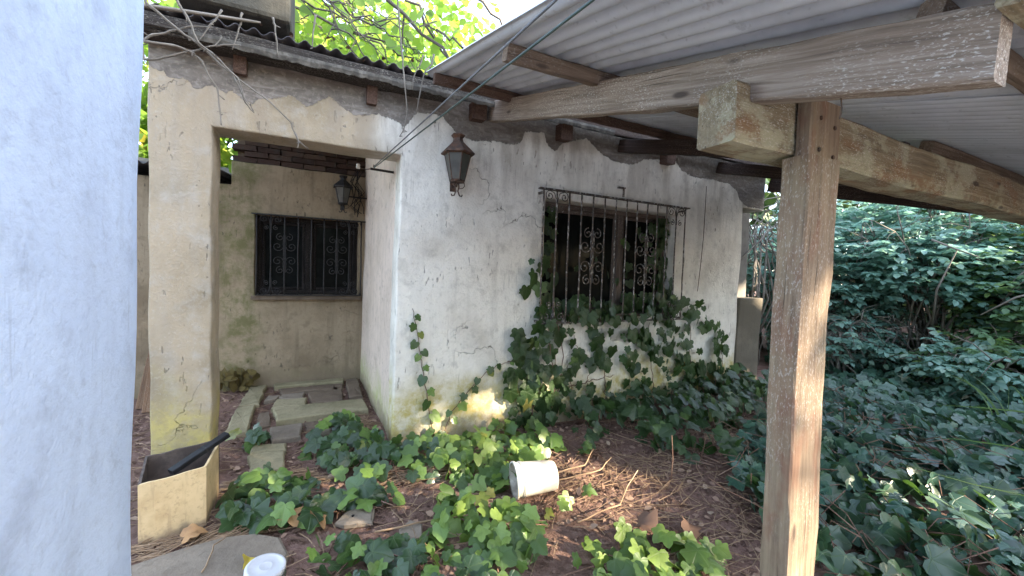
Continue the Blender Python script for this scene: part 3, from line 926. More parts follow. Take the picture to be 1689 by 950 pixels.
# ------------------------------------------------------------------ lanterns
def lantern(x, yw, zc, label, mat, s=1.0, side=None):
    """yw: the wall's plane; zc: middle of the glass body"""
    L = thing('wall_lantern', label, 'lantern', (x, yw, zc), 'wrought iron wall lanterns')
    cy_ = yw - 0.13
    h0, h1 = zc - 0.13 * s, zc + 0.075 * s
    r0, r1 = 0.058 * s, 0.105 * s
    def sq(r, z, n=6, off=0.0):
        return [(x + r * math.cos(2 * math.pi * (k + .5) / n + off), cy_ + r * math.sin(2 * math.pi * (k + .5) / n + off), z) for k in range(n)]
    n = 6
    fr = MB()
    a, b = sq(r0, h0), sq(r1, h1)
    for k in range(n):
        fr.tube([a[k], b[k]], 0.0055, 5)
        k2 = (k + 1) % n
        fr.tube([a[k], a[k2]], 0.007, 5)
        fr.tube([b[k], b[k2]], 0.007, 5)
    fr.build('frame', mat, L)
    for k in range(n):
        k2 = (k + 1) % n
        c = [Vector(q) for q in (a[k], a[k2], b[k2], b[k])]
        ctr = sum(c, Vector()) / 4
        nrm = (c[1] - c[0]).cross(c[3] - c[0]).normalized() * 0.0015
        c = [ctr + (q - ctr) * 0.93 for q in c]
        pn = MB().add([q - nrm for q in c] + [q + nrm for q in c], [(3, 2, 1, 0), (4, 5, 6, 7), (0, 1, 5, 4), (1, 2, 6, 5), (2, 3, 7, 6), (3, 0, 4, 7)])
        pn.build('pane', M['lampglass'], L)
    cap = MB()
    rings = [sq(r1 * 1.28, h1 + 0.0), sq(r1 * 1.30, h1 + 0.012), sq(r1 * 0.42, h1 + 0.10 * s), sq(r1 * 0.36, h1 + 0.125 * s), sq(r1 * 0.55, h1 + 0.148 * s), sq(r1 * 0.50, h1 + 0.156 * s), sq(r1 * .1, h1 + 0.165 * s)]
    V = [p for q in rings for p in q]
    F = [(i * n + k, i * n + (k + 1) % n, (i + 1) * n + (k + 1) % n, (i + 1) * n + k) for i in range(len(rings) - 1) for k in range(n)]
    F += [tuple(range(n - 1, -1, -1)), tuple((len(rings) - 1) * n + k for k in range(n))]
    cap.add(V, F)
    cap.build('cap', mat, L)
    bs = MB()
    bs.lathe([(0.0, 0), (r0 * 1.1, 0.004), (r0 * 1.05, 0.012), (r0 * 0.3, 0.016)], 6, Matrix.Translation((x, cy_, h0 - 0.016)))
    bs.build('base', mat, L)
    br = MB()
    for sg in (-1, 1):
        pts = [(x + sg * 0.012 * s, cy_, h0 - 0.012), (x + sg * 0.016 * s, cy_, h0 - 0.05 * s), (x + sg * 0.008 * s, cy_, h0 - 0.08 * s), (x + sg * 0.022 * s, cy_, h0 - 0.115 * s), (x + sg * 0.04 * s, cy_, h0 - 0.12 * s), (x + sg * 0.045 * s, cy_, h0 - 0.105 * s)]
        br.tube(pts, 0.006 * s, 6)
    br.tube([(x, cy_, h0 - 0.015), (x + .01, cy_ + 0.05, h0 - 0.035 * s), (x, yw - 0.004, h0 + 0.0)], 0.008 * s, 6)
    br.tube([(x + 0.06, cy_, h0 - .01), (x + 0.075, cy_ + .02, h0 - 0.03), (x + 0.06, cy_ + .03, h0 - .05), (x + .03, cy_ + .05, h0 - .055)], 0.0035, 5)
    br.box((x, yw - 0.005, h0), (0.05, 0.01, 0.14))
    if side is not None:
        br.tube([(x, cy_, zc - .03), (side, cy_ + .02, zc - .03)], 0.009, 6)
    br.build('bracket', mat, L)
lantern(1.04, YF, 2.392, 'rusty lantern with dusty glass on the cream facade, between porch and barred window', M['lantern'], 1.06)
lantern(0.27, 5.65, 2.43, 'dark lantern in the shaded porch corner above the small barred window', M['grille_dark'], 0.95, side=0.56)

# iron rod in the porch with the clothes lines
rod = MB(); rod.tube([(0.60, 3.72, 2.362), (0.40, 3.735, 2.372)], 0.011, 8); ro = rod.build('iron_rod', M['grille_dark'])
tag(ro, 'short dark iron rod sticking out of the porch side wall, holding two lines', 'rod')
hkm = MB(); hkm.tube([(0.425, 3.722, 2.385), (0.425, 3.70, 2.40), (0.425, 3.68, 2.385), (0.425, 3.69, 2.36)], 0.005, 6); hkm.build('hook', M['nail'], ro)
kb = MB(); kb.lathe([(0.0, 0), (.016, .0), (.018, .014), (.012, .02), (.017, .028), (.014, .04), (0, .042)], 12, Matrix.Translation((0.30, 3.74, 2.36)))
ko = kb.build('porcelain_insulator', M['porcelain'], None, True); tag(ko, 'small white porcelain insulator on a wire under the porch lintel', 'insulator')
kw = MB(); kw.tube([(0.415, 3.735, 2.372), (0.36, 3.74, 2.362), (0.30, 3.74, 2.372)], 0.004, 5); kw.build('wire', M['nail'], ko)
def cable(name, p0, p1, sag, rad, mat, label, p2):
    mb = MB()
    pts = []
    for i in range(41):
        f = i / 40
        p = Vector(p0).lerp(Vector(p1), f)
        p.z -= sag * 4 * f * (1 - f)
        pts.append(p)
    mb.tube(pts, rad, 6)
    mb.tube([pts[-1], Vector(p2)], rad, 6)
    o = mb.build(name, mat, None, True)
    tag(o, label, 'cable')
cable('clothes_line', (0.425, 3.68, 2.383), (0.560, 0.385, 2.166), 0.0, 0.0042, M['cable2'], 'gray line running from the porch rod, the higher left one of the two lines', (0.82, -6.0, 1.75))
cable('clothes_line', (0.425, 3.68, 2.372), (0.648, 0.385, 2.166), 0.0, 0.0046, M['cable'], 'green line running from the porch rod, the lower right one of the two lines', (1.08, -6.0, 1.75))
# loose cable hanging in a bundle beside the porch lantern
cb = MB()
rc = random.Random(8)
for k in range(7):
    pts = [(0.46 + rc.uniform(-.05, .06), 5.55 + rc.uniform(-.03, .05), 2.75)]
    for z in (2.6, 2.45, 2.3, 2.18):
        pts.append((0.44 + rc.uniform(-.09, .09), 5.54 + rc.uniform(-.05, .05), z + rc.uniform(-.04, .04)))
    cb.tube(pts, 0.005, 5)
cbo = cb.build('cable_bundle', M['blackbar']); tag(cbo, 'tangle of dark loose cables hanging in the porch corner beside the lantern', 'cables')
wr = MB(); wr.tube([(4.228, 3.368, 2.62), (4.222, 3.366, 2.3), (4.2175, 3.367, 2.0), (4.19, 3.366, 1.65), (4.159, 3.366, 1.34)], 0.0035, 5)
wo = wr.build('wall_wire', M['nail']); tag(wo, 'thin dark wire hanging down the facade right of the barred window', 'wire')

# ------------------------------------------------------------------ loose slabs, planks and small things
SL = 'loose slabs on the porch floor'
slabs = [
    ([(-0.72, 5.60), (-0.55, 5.60), (-0.545, 4.85), (-0.73, 4.85)], 0.038, 'slab', 'greenish stone slab at the left of the porch, the one touching the back wall'),
    ([(-0.73, 4.83), (-0.57, 4.84), (-0.54, 4.08), (-0.72, 4.10)], 0.042, 'slab', 'greenish stone slab beside the pillar, leading out of the porch'),
    ([(-0.47, 5.59), (0.32, 5.60), (0.30, 5.43), (-0.46, 5.46)], 0.05, 'slab', 'long mossy slab lying along the foot of the porch back wall'),
    ([(0.33, 5.52), (0.48, 5.52), (0.475, 4.76), (0.33, 4.75)], 0.05, 'slab_dark', 'dull cracked slab lying against the porch side wall'),
    ([(-0.40, 4.93), (-0.10, 4.90), (-0.10, 4.67), (-0.42, 4.66)], 0.045, 'slab', 'short pale slab directly behind the longest pale slab'),
    ([(-0.40, 4.63), (0.45, 4.60), (0.475, 4.25), (-0.34, 4.22)], 0.06, 'slab', 'longest pale stone slab, lying across the porch entrance'),
    ([(-0.38, 4.10), (-0.12, 4.15), (-0.12, 3.82), (-0.34, 3.80)], 0.04, 'slab_gray', 'broken pale slab in front of the longest slab, ivy at its edge'),
    ([(-0.46, 3.76), (-0.22, 3.73), (-0.22, 3.60), (-0.47, 3.59)], 0.035, 'slab', 'small broken slab piece lying behind the square slab amid ivy'),
    ([(-0.47, 3.565), (-0.22, 3.56), (-0.20, 3.24), (-0.42, 3.28)], 0.04, 'slab', 'square pale slab among straw and ivy right of the pillar base'),
    ([(-0.40, 5.40), (0.20, 5.40), (0.18, 5.22), (-0.36, 5.20)], 0.03, 'slab_dark', 'dark thin broken slab lying in the middle of the porch floor'),
    ([(-0.10, 5.16), (0.28, 5.20), (0.26, 4.72), (-0.06, 4.76)], 0.028, 'slab_dark', 'dark brown slab in the porch between the long slab and side wall'),
    ([(-0.52, 4.60), (-0.43, 4.62), (-0.38, 4.22), (-0.50, 4.16)], 0.026, 'slab_dark', 'narrow brown slab between the left row and the longest slab'),
    ([(0.00, 4.68), (0.28, 4.70), (0.30, 4.64), (0.02, 4.64)], 0.026, 'slab_dark', 'thin brown strip of slab along the back edge of the longest slab'),
    ([(-0.10, 4.18), (0.22, 4.18), (0.18, 3.98), (-0.08, 3.96)], 0.024, 'slab_dark', 'flat brown slab just in front of the longest slab, half under litter'),
    ([(-0.44, 5.17), (-0.13, 5.16), (-0.14, 4.96), (-0.34, 4.97)], 0.028, 'slab_gray', 'flat gray slab behind the short pale one, chipped at a corner'),
    ([(-0.10, 5.44), (0.30, 5.42), (0.29, 5.23), (0.22, 5.22), (0.22, 5.41), (-0.10, 5.41)], 0.026, 'slab_dark', 'narrow dull slab under the long mossy slab at the back of the porch'),
    ([(0.30, 4.72), (0.47, 4.73), (0.475, 4.62), (0.31, 4.63)], 0.03, 'slab_dark', 'small dull slab at the right end of the longest slab, by the side wall'),
    ([(-0.05, 3.93), (0.16, 3.95), (0.20, 3.72), (-0.06, 3.68)], 0.022, 'slab_gray', 'flat gray slab partly covered by ivy at the porch entrance'),
    ([(-0.52, 4.13), (-0.40, 4.12), (-0.38, 3.85), (-0.50, 3.82)], 0.022, 'slab_dark', 'brown slab beside the end of the left slab row'),
    ([(-0.50, 5.12), (-0.36, 5.14), (-0.40, 4.98), (-0.52, 4.96)], 0.04, 'slab_gray', 'small gray rubble stone beside the left slabs in the porch'),
]
for k, (poly, h, mt, lab) in enumerate(slabs):
    rs = random.Random(100 + k)
    # more points on the rim so that the edges look broken, not cut
    pl = []
    for (xa, ya), (xb, yb) in zip(poly, poly[1:] + poly[:1]):
        d = math.hypot(xb - xa, yb - ya)
        q = max(2, int(d / 0.09))
        for i in range(q):
            f = i / q
            pl.append((xa + (xb - xa) * f + rs.uniform(-.009, .009), ya + (yb - ya) * f + rs.uniform(-.009, .009)))
    pl = pl[::-1] if sum((b[0] - a[0]) * (b[1] + a[1]) for a, b in zip(pl, pl[1:] + pl[:1])) > 0 else pl
    o = MB().prism(pl, -0.03, h, 0.006, rs).build('stone_slab', M[mt])
    tag(o, lab, 'stone slab', SL)
# doorstep slab at the lower left
rs = random.Random(77)
pl = [(-1.2, 2.33), (-0.81, 2.46), (-0.61, 2.52), (-0.42, 2.53), (-0.28, 2.50), (-0.17, 2.42), (-0.12, 2.26), (-0.16, 2.05), (-0.3, 1.85), (-0.8, 1.75), (-1.2, 1.8)][::-1]
o = MB().prism(pl, -0.05, 0.035, 0.004, rs).build('doorstep_slab', M['slab_gray'])
tag(o, 'worn gray concrete doorstep slab under the jar at the foot of the white wall', 'slab')
o = MB().prism([(0.10, 2.45), (0.15, 2.40), (0.30, 2.37), (0.33, 2.50), (0.28, 2.55), (0.16, 2.53)], 0.0, 0.03, 0.004, rs)
bo = o.build('broken_board', M['slab_gray']); tag(bo, 'small gray broken board with a nail hole lying among the ivy', 'board')
hl = MB(); hl.tube([(0.20, 2.46, 0.028), (0.20, 2.46, 0.0345)], 0.008, 8); hl.build('nail_hole', M['blackbar'], bo)
o = MB().prism([(0.40, 2.08), (0.52, 2.06), (0.56, 2.24), (0.50, 2.30), (0.43, 2.25)], 0.005, 0.03, 0.005, rs).build('paving_stone', M['slab_gray'])
tag(o, 'flat pinkish gray stone half buried in leaf litter between ivy stems', 'stone')
# planks behind the pillar
for k, (px, py, lean, lab) in enumerate(((-1.60, 5.2, 0.10, 'brown plank leaning behind the pillar, the darker one by the white wall'), (-1.49, 5.05, -0.02, 'brown plank leaning behind the pillar, the wider one next to it'))):
    o = beam('plank', (px, py, 0.0), (px + lean * .4, py + .32, 0.66 - .02 * k), 0.09 + .03 * k, 0.03, M['plank'], None, 61 + k, up=(0, -1, 0.3))
    tag(o, lab, 'plank', 'planks behind the pillar')

# ---- yellow box with a black bar in it
bx = thing('open_box', 'open tan yellow box with dark inside standing at the foot of the pillar', 'box', (-0.70, 2.86, 0))
P = {'fl': (-0.835, 2.665), 'fr': (-0.560, 2.735), 'br': (-0.565, 3.09), 'bl': (-0.90, 2.98), 'fm': (-0.765, 2.672)}
def panel(name, a, b, z0a, z1a, z0b, z1b, mat, th=0.012, inm=None):
    a, b = Vector((*a, 0)), Vector((*b, 0))
    d = (b - a).normalized()
    nrm = Vector((-d.y, d.x, 0)) * th
    n = 10
    V = []
    for i in range(n + 1):
        f = i / n
        p = a.lerp(b, f)
        zt = z1a + (z1b - z1a) * f + 0.006 * mnoise.noise(Vector((p.x * 14, p.y * 14, 3)))
        zb = z0a + (z0b - z0a) * f
        for z in (zb, zt):
            V += [(p.x, p.y, z), (p.x + nrm.x, p.y + nrm.y, z)]
    F = []
    for i in range(n):
        o_ = i * 4
        F += [(o_, o_ + 4, o_ + 6, o_ + 2), (o_ + 1, o_ + 3, o_ + 7, o_ + 5), (o_ + 2, o_ + 6, o_ + 7, o_ + 3), (o_, o_ + 1, o_ + 5, o_ + 4)]
    F += [(0, 2, 3, 1), (n * 4, n * 4 + 1, n * 4 + 3, n * 4 + 2)]
    return link(name, mesh(name, V, F, mat), bx)
HB = 0.335
panel('front_panel', P['fm'], P['fr'], 0.0, HB, 0.0, HB + .01, M['box'])
panel('front_panel', P['fl'], P['fm'], 0.0, HB - .004, 0.0, HB, M['box'])
panel('side_panel', P['fr'], P['br'], 0.0, HB + .01, 0.0, HB, M['box'])
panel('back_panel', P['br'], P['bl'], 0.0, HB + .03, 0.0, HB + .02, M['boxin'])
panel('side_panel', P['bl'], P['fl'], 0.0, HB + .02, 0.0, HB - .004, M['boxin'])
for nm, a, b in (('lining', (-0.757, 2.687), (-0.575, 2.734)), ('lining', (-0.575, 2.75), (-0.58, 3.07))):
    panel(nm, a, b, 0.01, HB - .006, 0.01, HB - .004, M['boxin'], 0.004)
fl_ = MB().prism([(-0.82, 2.69), (-0.58, 2.75), (-0.58, 3.06), (-0.87, 2.96)], 0.02, 0.21, 0.02, random.Random(4)); fl_.build('filling', M['litter'], bx)
bar = beam('black_bar', (-0.735, 2.80, 0.315), (-0.505, 2.99, 0.425), 0.052, 0.030, M['blackbar'], None, 66, jit=0.001, ch=0.004)
tag(bar, 'black plastic bar sticking slantwise out of the open yellow box', 'bar')
br_ = Vector((-0.62, 2.895, 0.37))
d_ = (Vector((-0.505, 2.99, 0.425)) - Vector((-0.735, 2.80, 0.315))).normalized()
rg = beam('collar', br_ + d_ * .02, br_ + d_ * .028, 0.056, 0.034, M['grille_dark'], bar, 67, jit=0.0005, ch=0.004)

# ---- jar with white lid
jx, jy = -0.208, 1.965
jar = thing('glass_jar', 'clear glass jar with a white plastic lid standing on the doorstep slab', 'jar', (jx, jy, 0.035))
jm = Matrix.Translation((jx, jy, 0.035)) @ Matrix.Rotation(R(6), 4, 'Y') @ Matrix.Rotation(R(4), 4, 'X')
jb = MB(); jb.lathe([(0.0, 0.002), (.070, .0), (.082, .012), (.084, .05), (.084, .115), (.078, .132), (.069, .142), (.069, .150), (.066, .150), (.066, .141), (.075, .130), (.080, .113), (.080, .05), (.077, .016), (.066, .006), (0.0, .006)], 40, jm)
jb.build('jar_body', M['jar'], jar, True)
jl = MB(); jl.lathe([(.071, .138), (.077, .1385), (.0785, .142), (.0785, .160), (.0765, .1635), (.071, .1655), (.065, .1652), (.063, .1635), (.03, .1632), (.027, .1642), (.023, .1642), (.021, .1632), (0.0, .1632)], 48, jm)
bevel(jl.build('lid', M['lid'], jar, True), 0.001, 1, 60)

# ---- tipped bucket
bk = thing('bucket', 'dirty white plastic bucket tipped on its side among the ivy', 'bucket', (1.32, 2.26, 0))
t = Vector((1.0, -0.20, 0.03)).normalized()
zz = t
xx = Vector((0, 0, 1)).cross(zz).normalized()
yy = zz.cross(xx)
bmtx = Matrix(((xx.x * .92, yy.x * .92, zz.x * .92, 1.185), (xx.y * .92, yy.y * .92, zz.y * .92, 2.31), (xx.z * .92, yy.z * .92, zz.z * .92, 0.118), (0, 0, 0, 1)))
bb_ = MB(); bb_.lathe([(.118, 0.0), (.121, .01), (.116, .10), (.110, .20), (.101, .300), (.094, .312), (.05, .314), (0, .314)], 40, bmtx)
bb_.lathe([(.114, 0.0), (.112, .10), (.106, .20), (.097, .296), (.05, .304), (0, .304)][::-1], 40, bmtx)
bb_.build('body', M['bucket'], bk, True)
bb_ = MB(); bb_.lathe([(.118, -.004), (.126, -.004), (.128, .002), (.128, .012), (.124, .016), (.118, .014)], 40, bmtx)
for q in (.045, .055):
    bb_.lathe([(.1195, q), (.1235, q + .001), (.1235, q + .005), (.119, q + .006)], 40, bmtx)
bb_.build('rim', M['bucket'], bk, True)

# ------------------------------------------------------------------ leaves
def ivy_leaf(seed, lobed=1.0, detail=True):
    """one ivy leaf, unit length along +y from the stalk, normal +z; 'vein' is 1 on the five main veins"""
    r = random.Random(seed)
    j = lambda a: a + r.uniform(-.035, .035)
    a1, a2, a3 = r.uniform(-.04, .04), r.uniform(-.05, .05), r.uniform(-.04, .04)
    half = [(0.10, -0.10, .2), (0.27, -0.17 + a1, .1), (0.42, -0.07 + a1, 1.0), (0.48, 0.07 + a1, .1), (0.47 - 0.06 * lobed, 0.20 + a2, 0.0), (0.54 + a2, 0.34 + a2, .1), (0.53 + .03 * lobed + a2, 0.46 + a2, 1.0),
            (0.43, 0.55 + a3, .1), (0.37 - .08 * lobed, 0.63 + a3, 0.0), (0.27 - .03 * lobed, 0.77, .05), (0.13, 0.91, .2)]
    ring = [(0.0, 0.0, .6)] + half + [(j(0.0), 1.0, 1.0)] + [(-x * (1 + r.uniform(-.08, .08)), y + r.uniform(-.03, .03), v) for x, y, v in half[::-1]]
    c0 = (0.0, 0.06)
    fold, droop, wave = r.uniform(.10, .32), r.uniform(.12, .40), r.uniform(-.06, .06)
    def z(x, y):
        return fold * abs(x) ** 1.2 * (1 - abs(x) * 1.1) * 1.0 - droop * (max(0, y) ** 2) * 0.6 - 0.28 * x * x + wave * math.sin(5 * x + 3 * y)
    V, A, F = [(c0[0], c0[1], z(*c0))], [1.0], []
    n = len(ring)
    rings = [0.5, 1.0] if detail else [1.0]
    for f in rings:
        for x, y, v in ring:
            px, py = c0[0] + (x - c0[0]) * f, c0[1] + (y - c0[1]) * f
            V.append((px, py, z(px, py)))
            A.append(v)
    for k in range(n):
        k2 = (k + 1) % n
        if k == n - 1 or k == 0:
            pass
        F.append((0, 1 + k, 1 + k2))
        if detail:
            F.append((1 + k, 1 + n + k, 1 + n + k2, 1 + k2))
    return np.array(V), F, A

def oval_leaf(seed, wd=0.34):
    r = random.Random(seed)
    d = r.uniform(.05, .25)
    V = [(0, 0, 0), (wd * .85, .33, .06), (wd * .8, .66, .05 - d * .4), (0, 1, -d), (-wd * .8, .66, .05 - d * .4), (-wd * .85, .33, .06), (0, .45, -.03)]
    F = [(0, 1, 6), (1, 2, 6), (2, 3, 6), (3, 4, 6), (4, 5, 6), (5, 0, 6)]
    return np.array(V), F, [1, 0, 0, 1, 0, 0, 1]

def basis(tip, nrm, size, pos):
    y = Vector(tip).normalized()
    z = Vector(nrm)
    z = (z - y * z.dot(y))
    z = z.normalized() if z.length > 1e-4 else y.orthogonal().normalized()
    x = y.cross(z)
    return Matrix(((x.x * size, y.x * size, z.x * size, pos[0]), (x.y * size, y.y * size, z.y * size, pos[1]), (x.z * size, y.z * size, z.z * size, pos[2]), (0, 0, 0, 1)))

def joined(name, tmpls, mats, mat, parent, kind=None, smooth=True):
    """many leaves as one mesh; mats: list of (template index, 4x4)"""
    Vs, loops, starts, tot, att = [], [], [], [], []
    base = 0
    ns = 0
    T = []
    for V, F, A in tmpls:
        T.append((np.c_[V, np.ones(len(V))], np.array([i for f in F for i in f]), np.array([len(f) for f in F]), np.array(A)))
    for ti, m in mats:
        V, lp, sz, A = T[ti]
        Vs.append((V @ np.array(m).T)[:, :3])
        loops.append(lp + base)
        tot.append(sz)
        att.append(A)
        base += len(V)
    Vs = np.concatenate(Vs); loops = np.concatenate(loops); tot = np.concatenate(tot); att = np.concatenate(att)
    me = bpy.data.meshes.new(name)
    me.vertices.add(len(Vs)); me.vertices.foreach_set('co', Vs.astype(np.float32).ravel())
    me.loops.add(len(loops)); me.loops.foreach_set('vertex_index', loops.astype(np.int32))
    me.polygons.add(len(tot))
    st = np.zeros(len(tot), dtype=np.int32); st[1:] = np.cumsum(tot)[:-1]
    me.polygons.foreach_set('loop_start', st)
    me.polygons.foreach_set('loop_total', tot.astype(np.int32))
    me.polygons.foreach_set('use_smooth', np.ones(len(tot), dtype=bool))
    a = me.attributes.new('vein', 'FLOAT', 'POINT'); a.data.foreach_set('value', att.astype(np.float32))
    me.materials.append(mat)
    me.update(); me.validate()
    return link(name, me, parent, kind)

IVY = [ivy_leaf(k, lobed=(1.0, 1.3, 0.7, 1.2, 0.3, 0.9)[k]) for k in range(6)]
IVYLO = [ivy_leaf(k, lobed=(1.0, 1.3, 0.7, 1.2, 0.3, 0.9)[k], detail=False) for k in range(6)]
OVAL = [oval_leaf(k) for k in range(4)]
def leaf_mesh(t, mat):
    me = mesh('leaf', t[0], t[1], mat, True, {'vein': ('FLOAT', t[2])})
    return me

def plant_leaves(parent, mats, mat, limit=300, young=None, campos=Vector((0, 0, 1.5))):
    """the leaves that show largest become parts; the rest of the plant is joined"""
    def show(m):
        p = Vector((m[0][3], m[1][3], m[2][3]))
        return -Vector((m[0][1], m[1][1], m[2][1])).length / max(.3, (p - campos).length)
    mats = sorted(mats, key=lambda q: show(q[1]))
    meshes = [leaf_mesh(t, mat) for t in IVY]
    ym = [leaf_mesh(t, young) for t in IVY] if young else None
    base = Matrix.Translation(-world_loc(parent))
    for k, (ti, m) in enumerate(mats[:limit]):
        o = bpy.data.objects.new('leaf', (ym if young and (k * 7919) % 100 < 12 else meshes)[ti])
        COL.objects.link(o)
        o.parent = parent
        o.matrix_local = base @ m
    if len(mats) > limit:
        joined('leaves', IVY if len(mats) < 1500 else IVYLO, mats[limit:], mat, parent, 'stuff')

def inside(p, poly):
    x, y = p
    c = False
    n = len(poly)
    for i in range(n):
        x1, y1 = poly[i]; x2, y2 = poly[(i + 1) % n]
        if (y1 > y) != (y2 > y) and x < (x2 - x1) * (y - y1) / (y2 - y1) + x1:
            c = not c
    return c
def sample(poly, n, rng):
    xs = [p[0] for p in poly]; ys = [p[1] for p in poly]
    r = []
    while len(r) < n:
        p = (rng.uniform(min(xs), max(xs)), rng.uniform(min(ys), max(ys)))
        if inside(p, poly):
            r.append(p)
    return r

# ---- ivy on the facade
rv = random.Random(21)
ivy = thing('ivy', 'dark green ivy climbing the cream facade under and over the barred window', 'ivy', (2.9, 3.3, 0))
WL = []
def wall_leaf(x, z, sz, out=None):
    d = out if out is not None else rv.uniform(0.03, 0.13)
    tip = Vector((rv.gauss(0, .35), rv.gauss(-.15, .2), -1))
    nr = Vector((rv.gauss(0, .42), -1, rv.gauss(.25, .35)))
    WL.append((rv.randrange(6), basis(tip, nr, sz, (x, YF - d, z + sz * .5))))
R1 = [(1.66, 0.90), (1.60, 0.53), (1.62, 0.05), (2.08, -0.05), (2.06, 0.37), (2.02, 0.85), (1.95, 1.12), (1.80, 1.02)]
R3 = [(2.75, 0.92), (3.20, 1.03), (3.74, 1.36), (4.10, 1.22), (4.35, 1.02), (4.62, 0.74), (4.72, 0.34), (4.9, 0.02), (3.05, 0.02), (3.11, 0.50), (2.80, 0.62)]
for x, z in sample(R1, 78, rv):
    wall_leaf(x, z, rv.uniform(.08, .165))
for x, z in sample(R3, 175, rv):
    wall_leaf(x, z, rv.uniform(.055, .15))
for x, z in sample([(1.95, 1.0), (2.3, 1.03), (3.0, 1.03), (3.8, 1.02), (3.78, 1.45), (3.5, 1.32), (2.9, 1.20), (2.1, 1.25)], 130, rv):
    wall_leaf(x, z, rv.uniform(.07, .14), rv.uniform(-0.10, 0.05))
for x, z in sample([(2.0, 1.25), (2.2, 1.3), (2.15, 2.05), (2.0, 2.1)], 22, rv):
    wall_leaf(x, z, rv.uniform(.07, .13), -0.12)
for x, z in sample([(3.45, 1.5), (3.72, 1.4), (3.7, 2.15), (3.5, 2.15)], 34, rv):
    wall_leaf(x, z, rv.uniform(.07, .13), -0.10)
for x, z in sample([(1.98, 1.45), (3.7, 1.3), (3.72, 2.1), (2.0, 2.15)], 22, rv):
    wall_leaf(x, z, rv.uniform(.06, .11), -0.13)
for x, z in sample([(1.95, 0.98), (3.85, 0.98), (3.85, 1.38), (3.5, 1.22), (2.9, 1.10), (2.2, 1.14)], 38, rv):
    wall_leaf(x, z, rv.uniform(.06, .13), rv.uniform(.11, .17))
for x, z, s in ((1.86, 1.42, .17), (1.94, 1.52, .13), (1.78, 1.30, .13), (1.72, 1.31, .07), (1.93, 1.33, .14), (1.83, 1.60, .06), (1.99, 1.60, .12), (1.97, 1.22, .12)):
    wall_leaf(x, z, s, .05)
ST = MB()
def strand(pts, rad, mb, jit=0.015, leaf=0, lsz=(.05, .09), dst=None):
    P = []
    for (x0, y0, z0), (x1, y1, z1) in zip(pts[:-1], pts[1:]):
        for i in range(6):
            f = i / 6
            P.append((x0 + (x1 - x0) * f + rv.uniform(-jit, jit), y0 + (y1 - y0) * f + rv.uniform(-jit, jit) * .3, z0 + (z1 - z0) * f + rv.uniform(-jit, jit)))
    P.append(pts[-1])
    mb.tube(P, [rad * (1 - .5 * i / len(P)) for i in range(len(P))], 5)
    return P
for (a, b, nl, sz) in (((2.20, 0.02), (2.17, 1.00), 9, .11), ((2.45, 0.03), (2.32, 0.98), 10, .10), ((2.62, 0.0), (2.50, 0.62), 7, .09), ((2.86, 0.02), (2.62, 0.92), 12, .11),
                       ((1.95, 0.0), (1.92, 1.3), 0, .1), ((3.5, 0.0), (3.35, 0.98), 0, .1), ((4.15, 0.0), (4.02, 1.2), 0, .1), ((4.78, 0.0), (4.60, 0.86), 7, .08), ((2.08, 0.1), (2.34, 0.62), 4, .09), ((2.3, 0.35), (2.9, 0.42), 2, .07)):
    pts = [(a[0] + (b[0] - a[0]) * f + rv.uniform(-.05, .05), YF - .022, a[1] + (b[1] - a[1]) * f) for f in (0, .25, .5, .75, 1)]
    ST = MB()
    P = strand(pts, 0.0055, ST)
    ST.build('stem', M['vinestem'], ivy, True, grain=True)
    for k in range(nl):
        p = P[rv.randrange(2, len(P))]
        wall_leaf(p[0] + rv.uniform(-.06, .06), p[2] + rv.uniform(-.05, .02), sz * rv.uniform(.8, 1.5), .05)
for pts in ([(1.62, YF - .02, .65), (1.72, YF - .03, .66), (1.85, YF - .05, .55), (1.95, YF - .05, .2)], [(2.02, YF - .05, 1.0), (2.1, YF - .06, .55), (2.0, YF - .06, .3)], [(2.12, YF - .05, 1.02), (2.24, YF - .04, .7), (2.2, YF - .04, .45)]):
    ST = MB()
    strand(pts, .006, ST)
    ST.build('stem', M['vinestem'], ivy, True, grain=True)
plant_leaves(ivy, WL, M['ivy_wall'], 300)

# two thin young shoots on the bare part of the wall
def shoot(label, pts, n, sz, loc):
    t = thing('ivy_shoot', label, 'ivy', loc, 'thin ivy shoots on the facade')
    mb = MB()
    P = strand(pts, .0048, mb, .006)
    mb.build('stem', M['vinestem'], t, True, grain=True)
    L = []
    for k in range(n):
        p = P[int(1 + (len(P) - 2) * (k + .3) / n)]
        s = sz * rv.uniform(.75, 1.3) * (0.75 + .5 * (1 - k / n))
        sd = 1 if k % 2 else -1
        L.append((rv.choice((0, 2, 4)), basis((sd * .5 + rv.gauss(0, .2), -.3, -.9), (rv.gauss(0, .3), -1, .3), s, (p[0] + sd * rv.uniform(.01, .03), p[1] - .03, p[2] + s * .3))))
    plant_leaves(t, L, M['ivy'], 60, M['ivy_young'])
shoot('thin upright ivy shoot with small leaves near the porch corner of the facade', [(0.92, 3.36, 0.05), (0.86, 3.365, 0.40), (0.80, 3.365, 0.72), (0.765, 3.365, 0.95), (0.715, 3.365, 1.17)], 12, .068, (0.92, 3.36, 0))
shoot('thin ivy shoot arching to the right, joining the ivy under the window', [(1.0, 3.34, 0.04), (1.08, 3.355, 0.25), (1.22, 3.36, 0.40), (1.40, 3.36, 0.575), (1.52, 3.36, 0.635), (1.66, 3.36, 0.65)], 12, .062, (1.0, 3.34, 0))

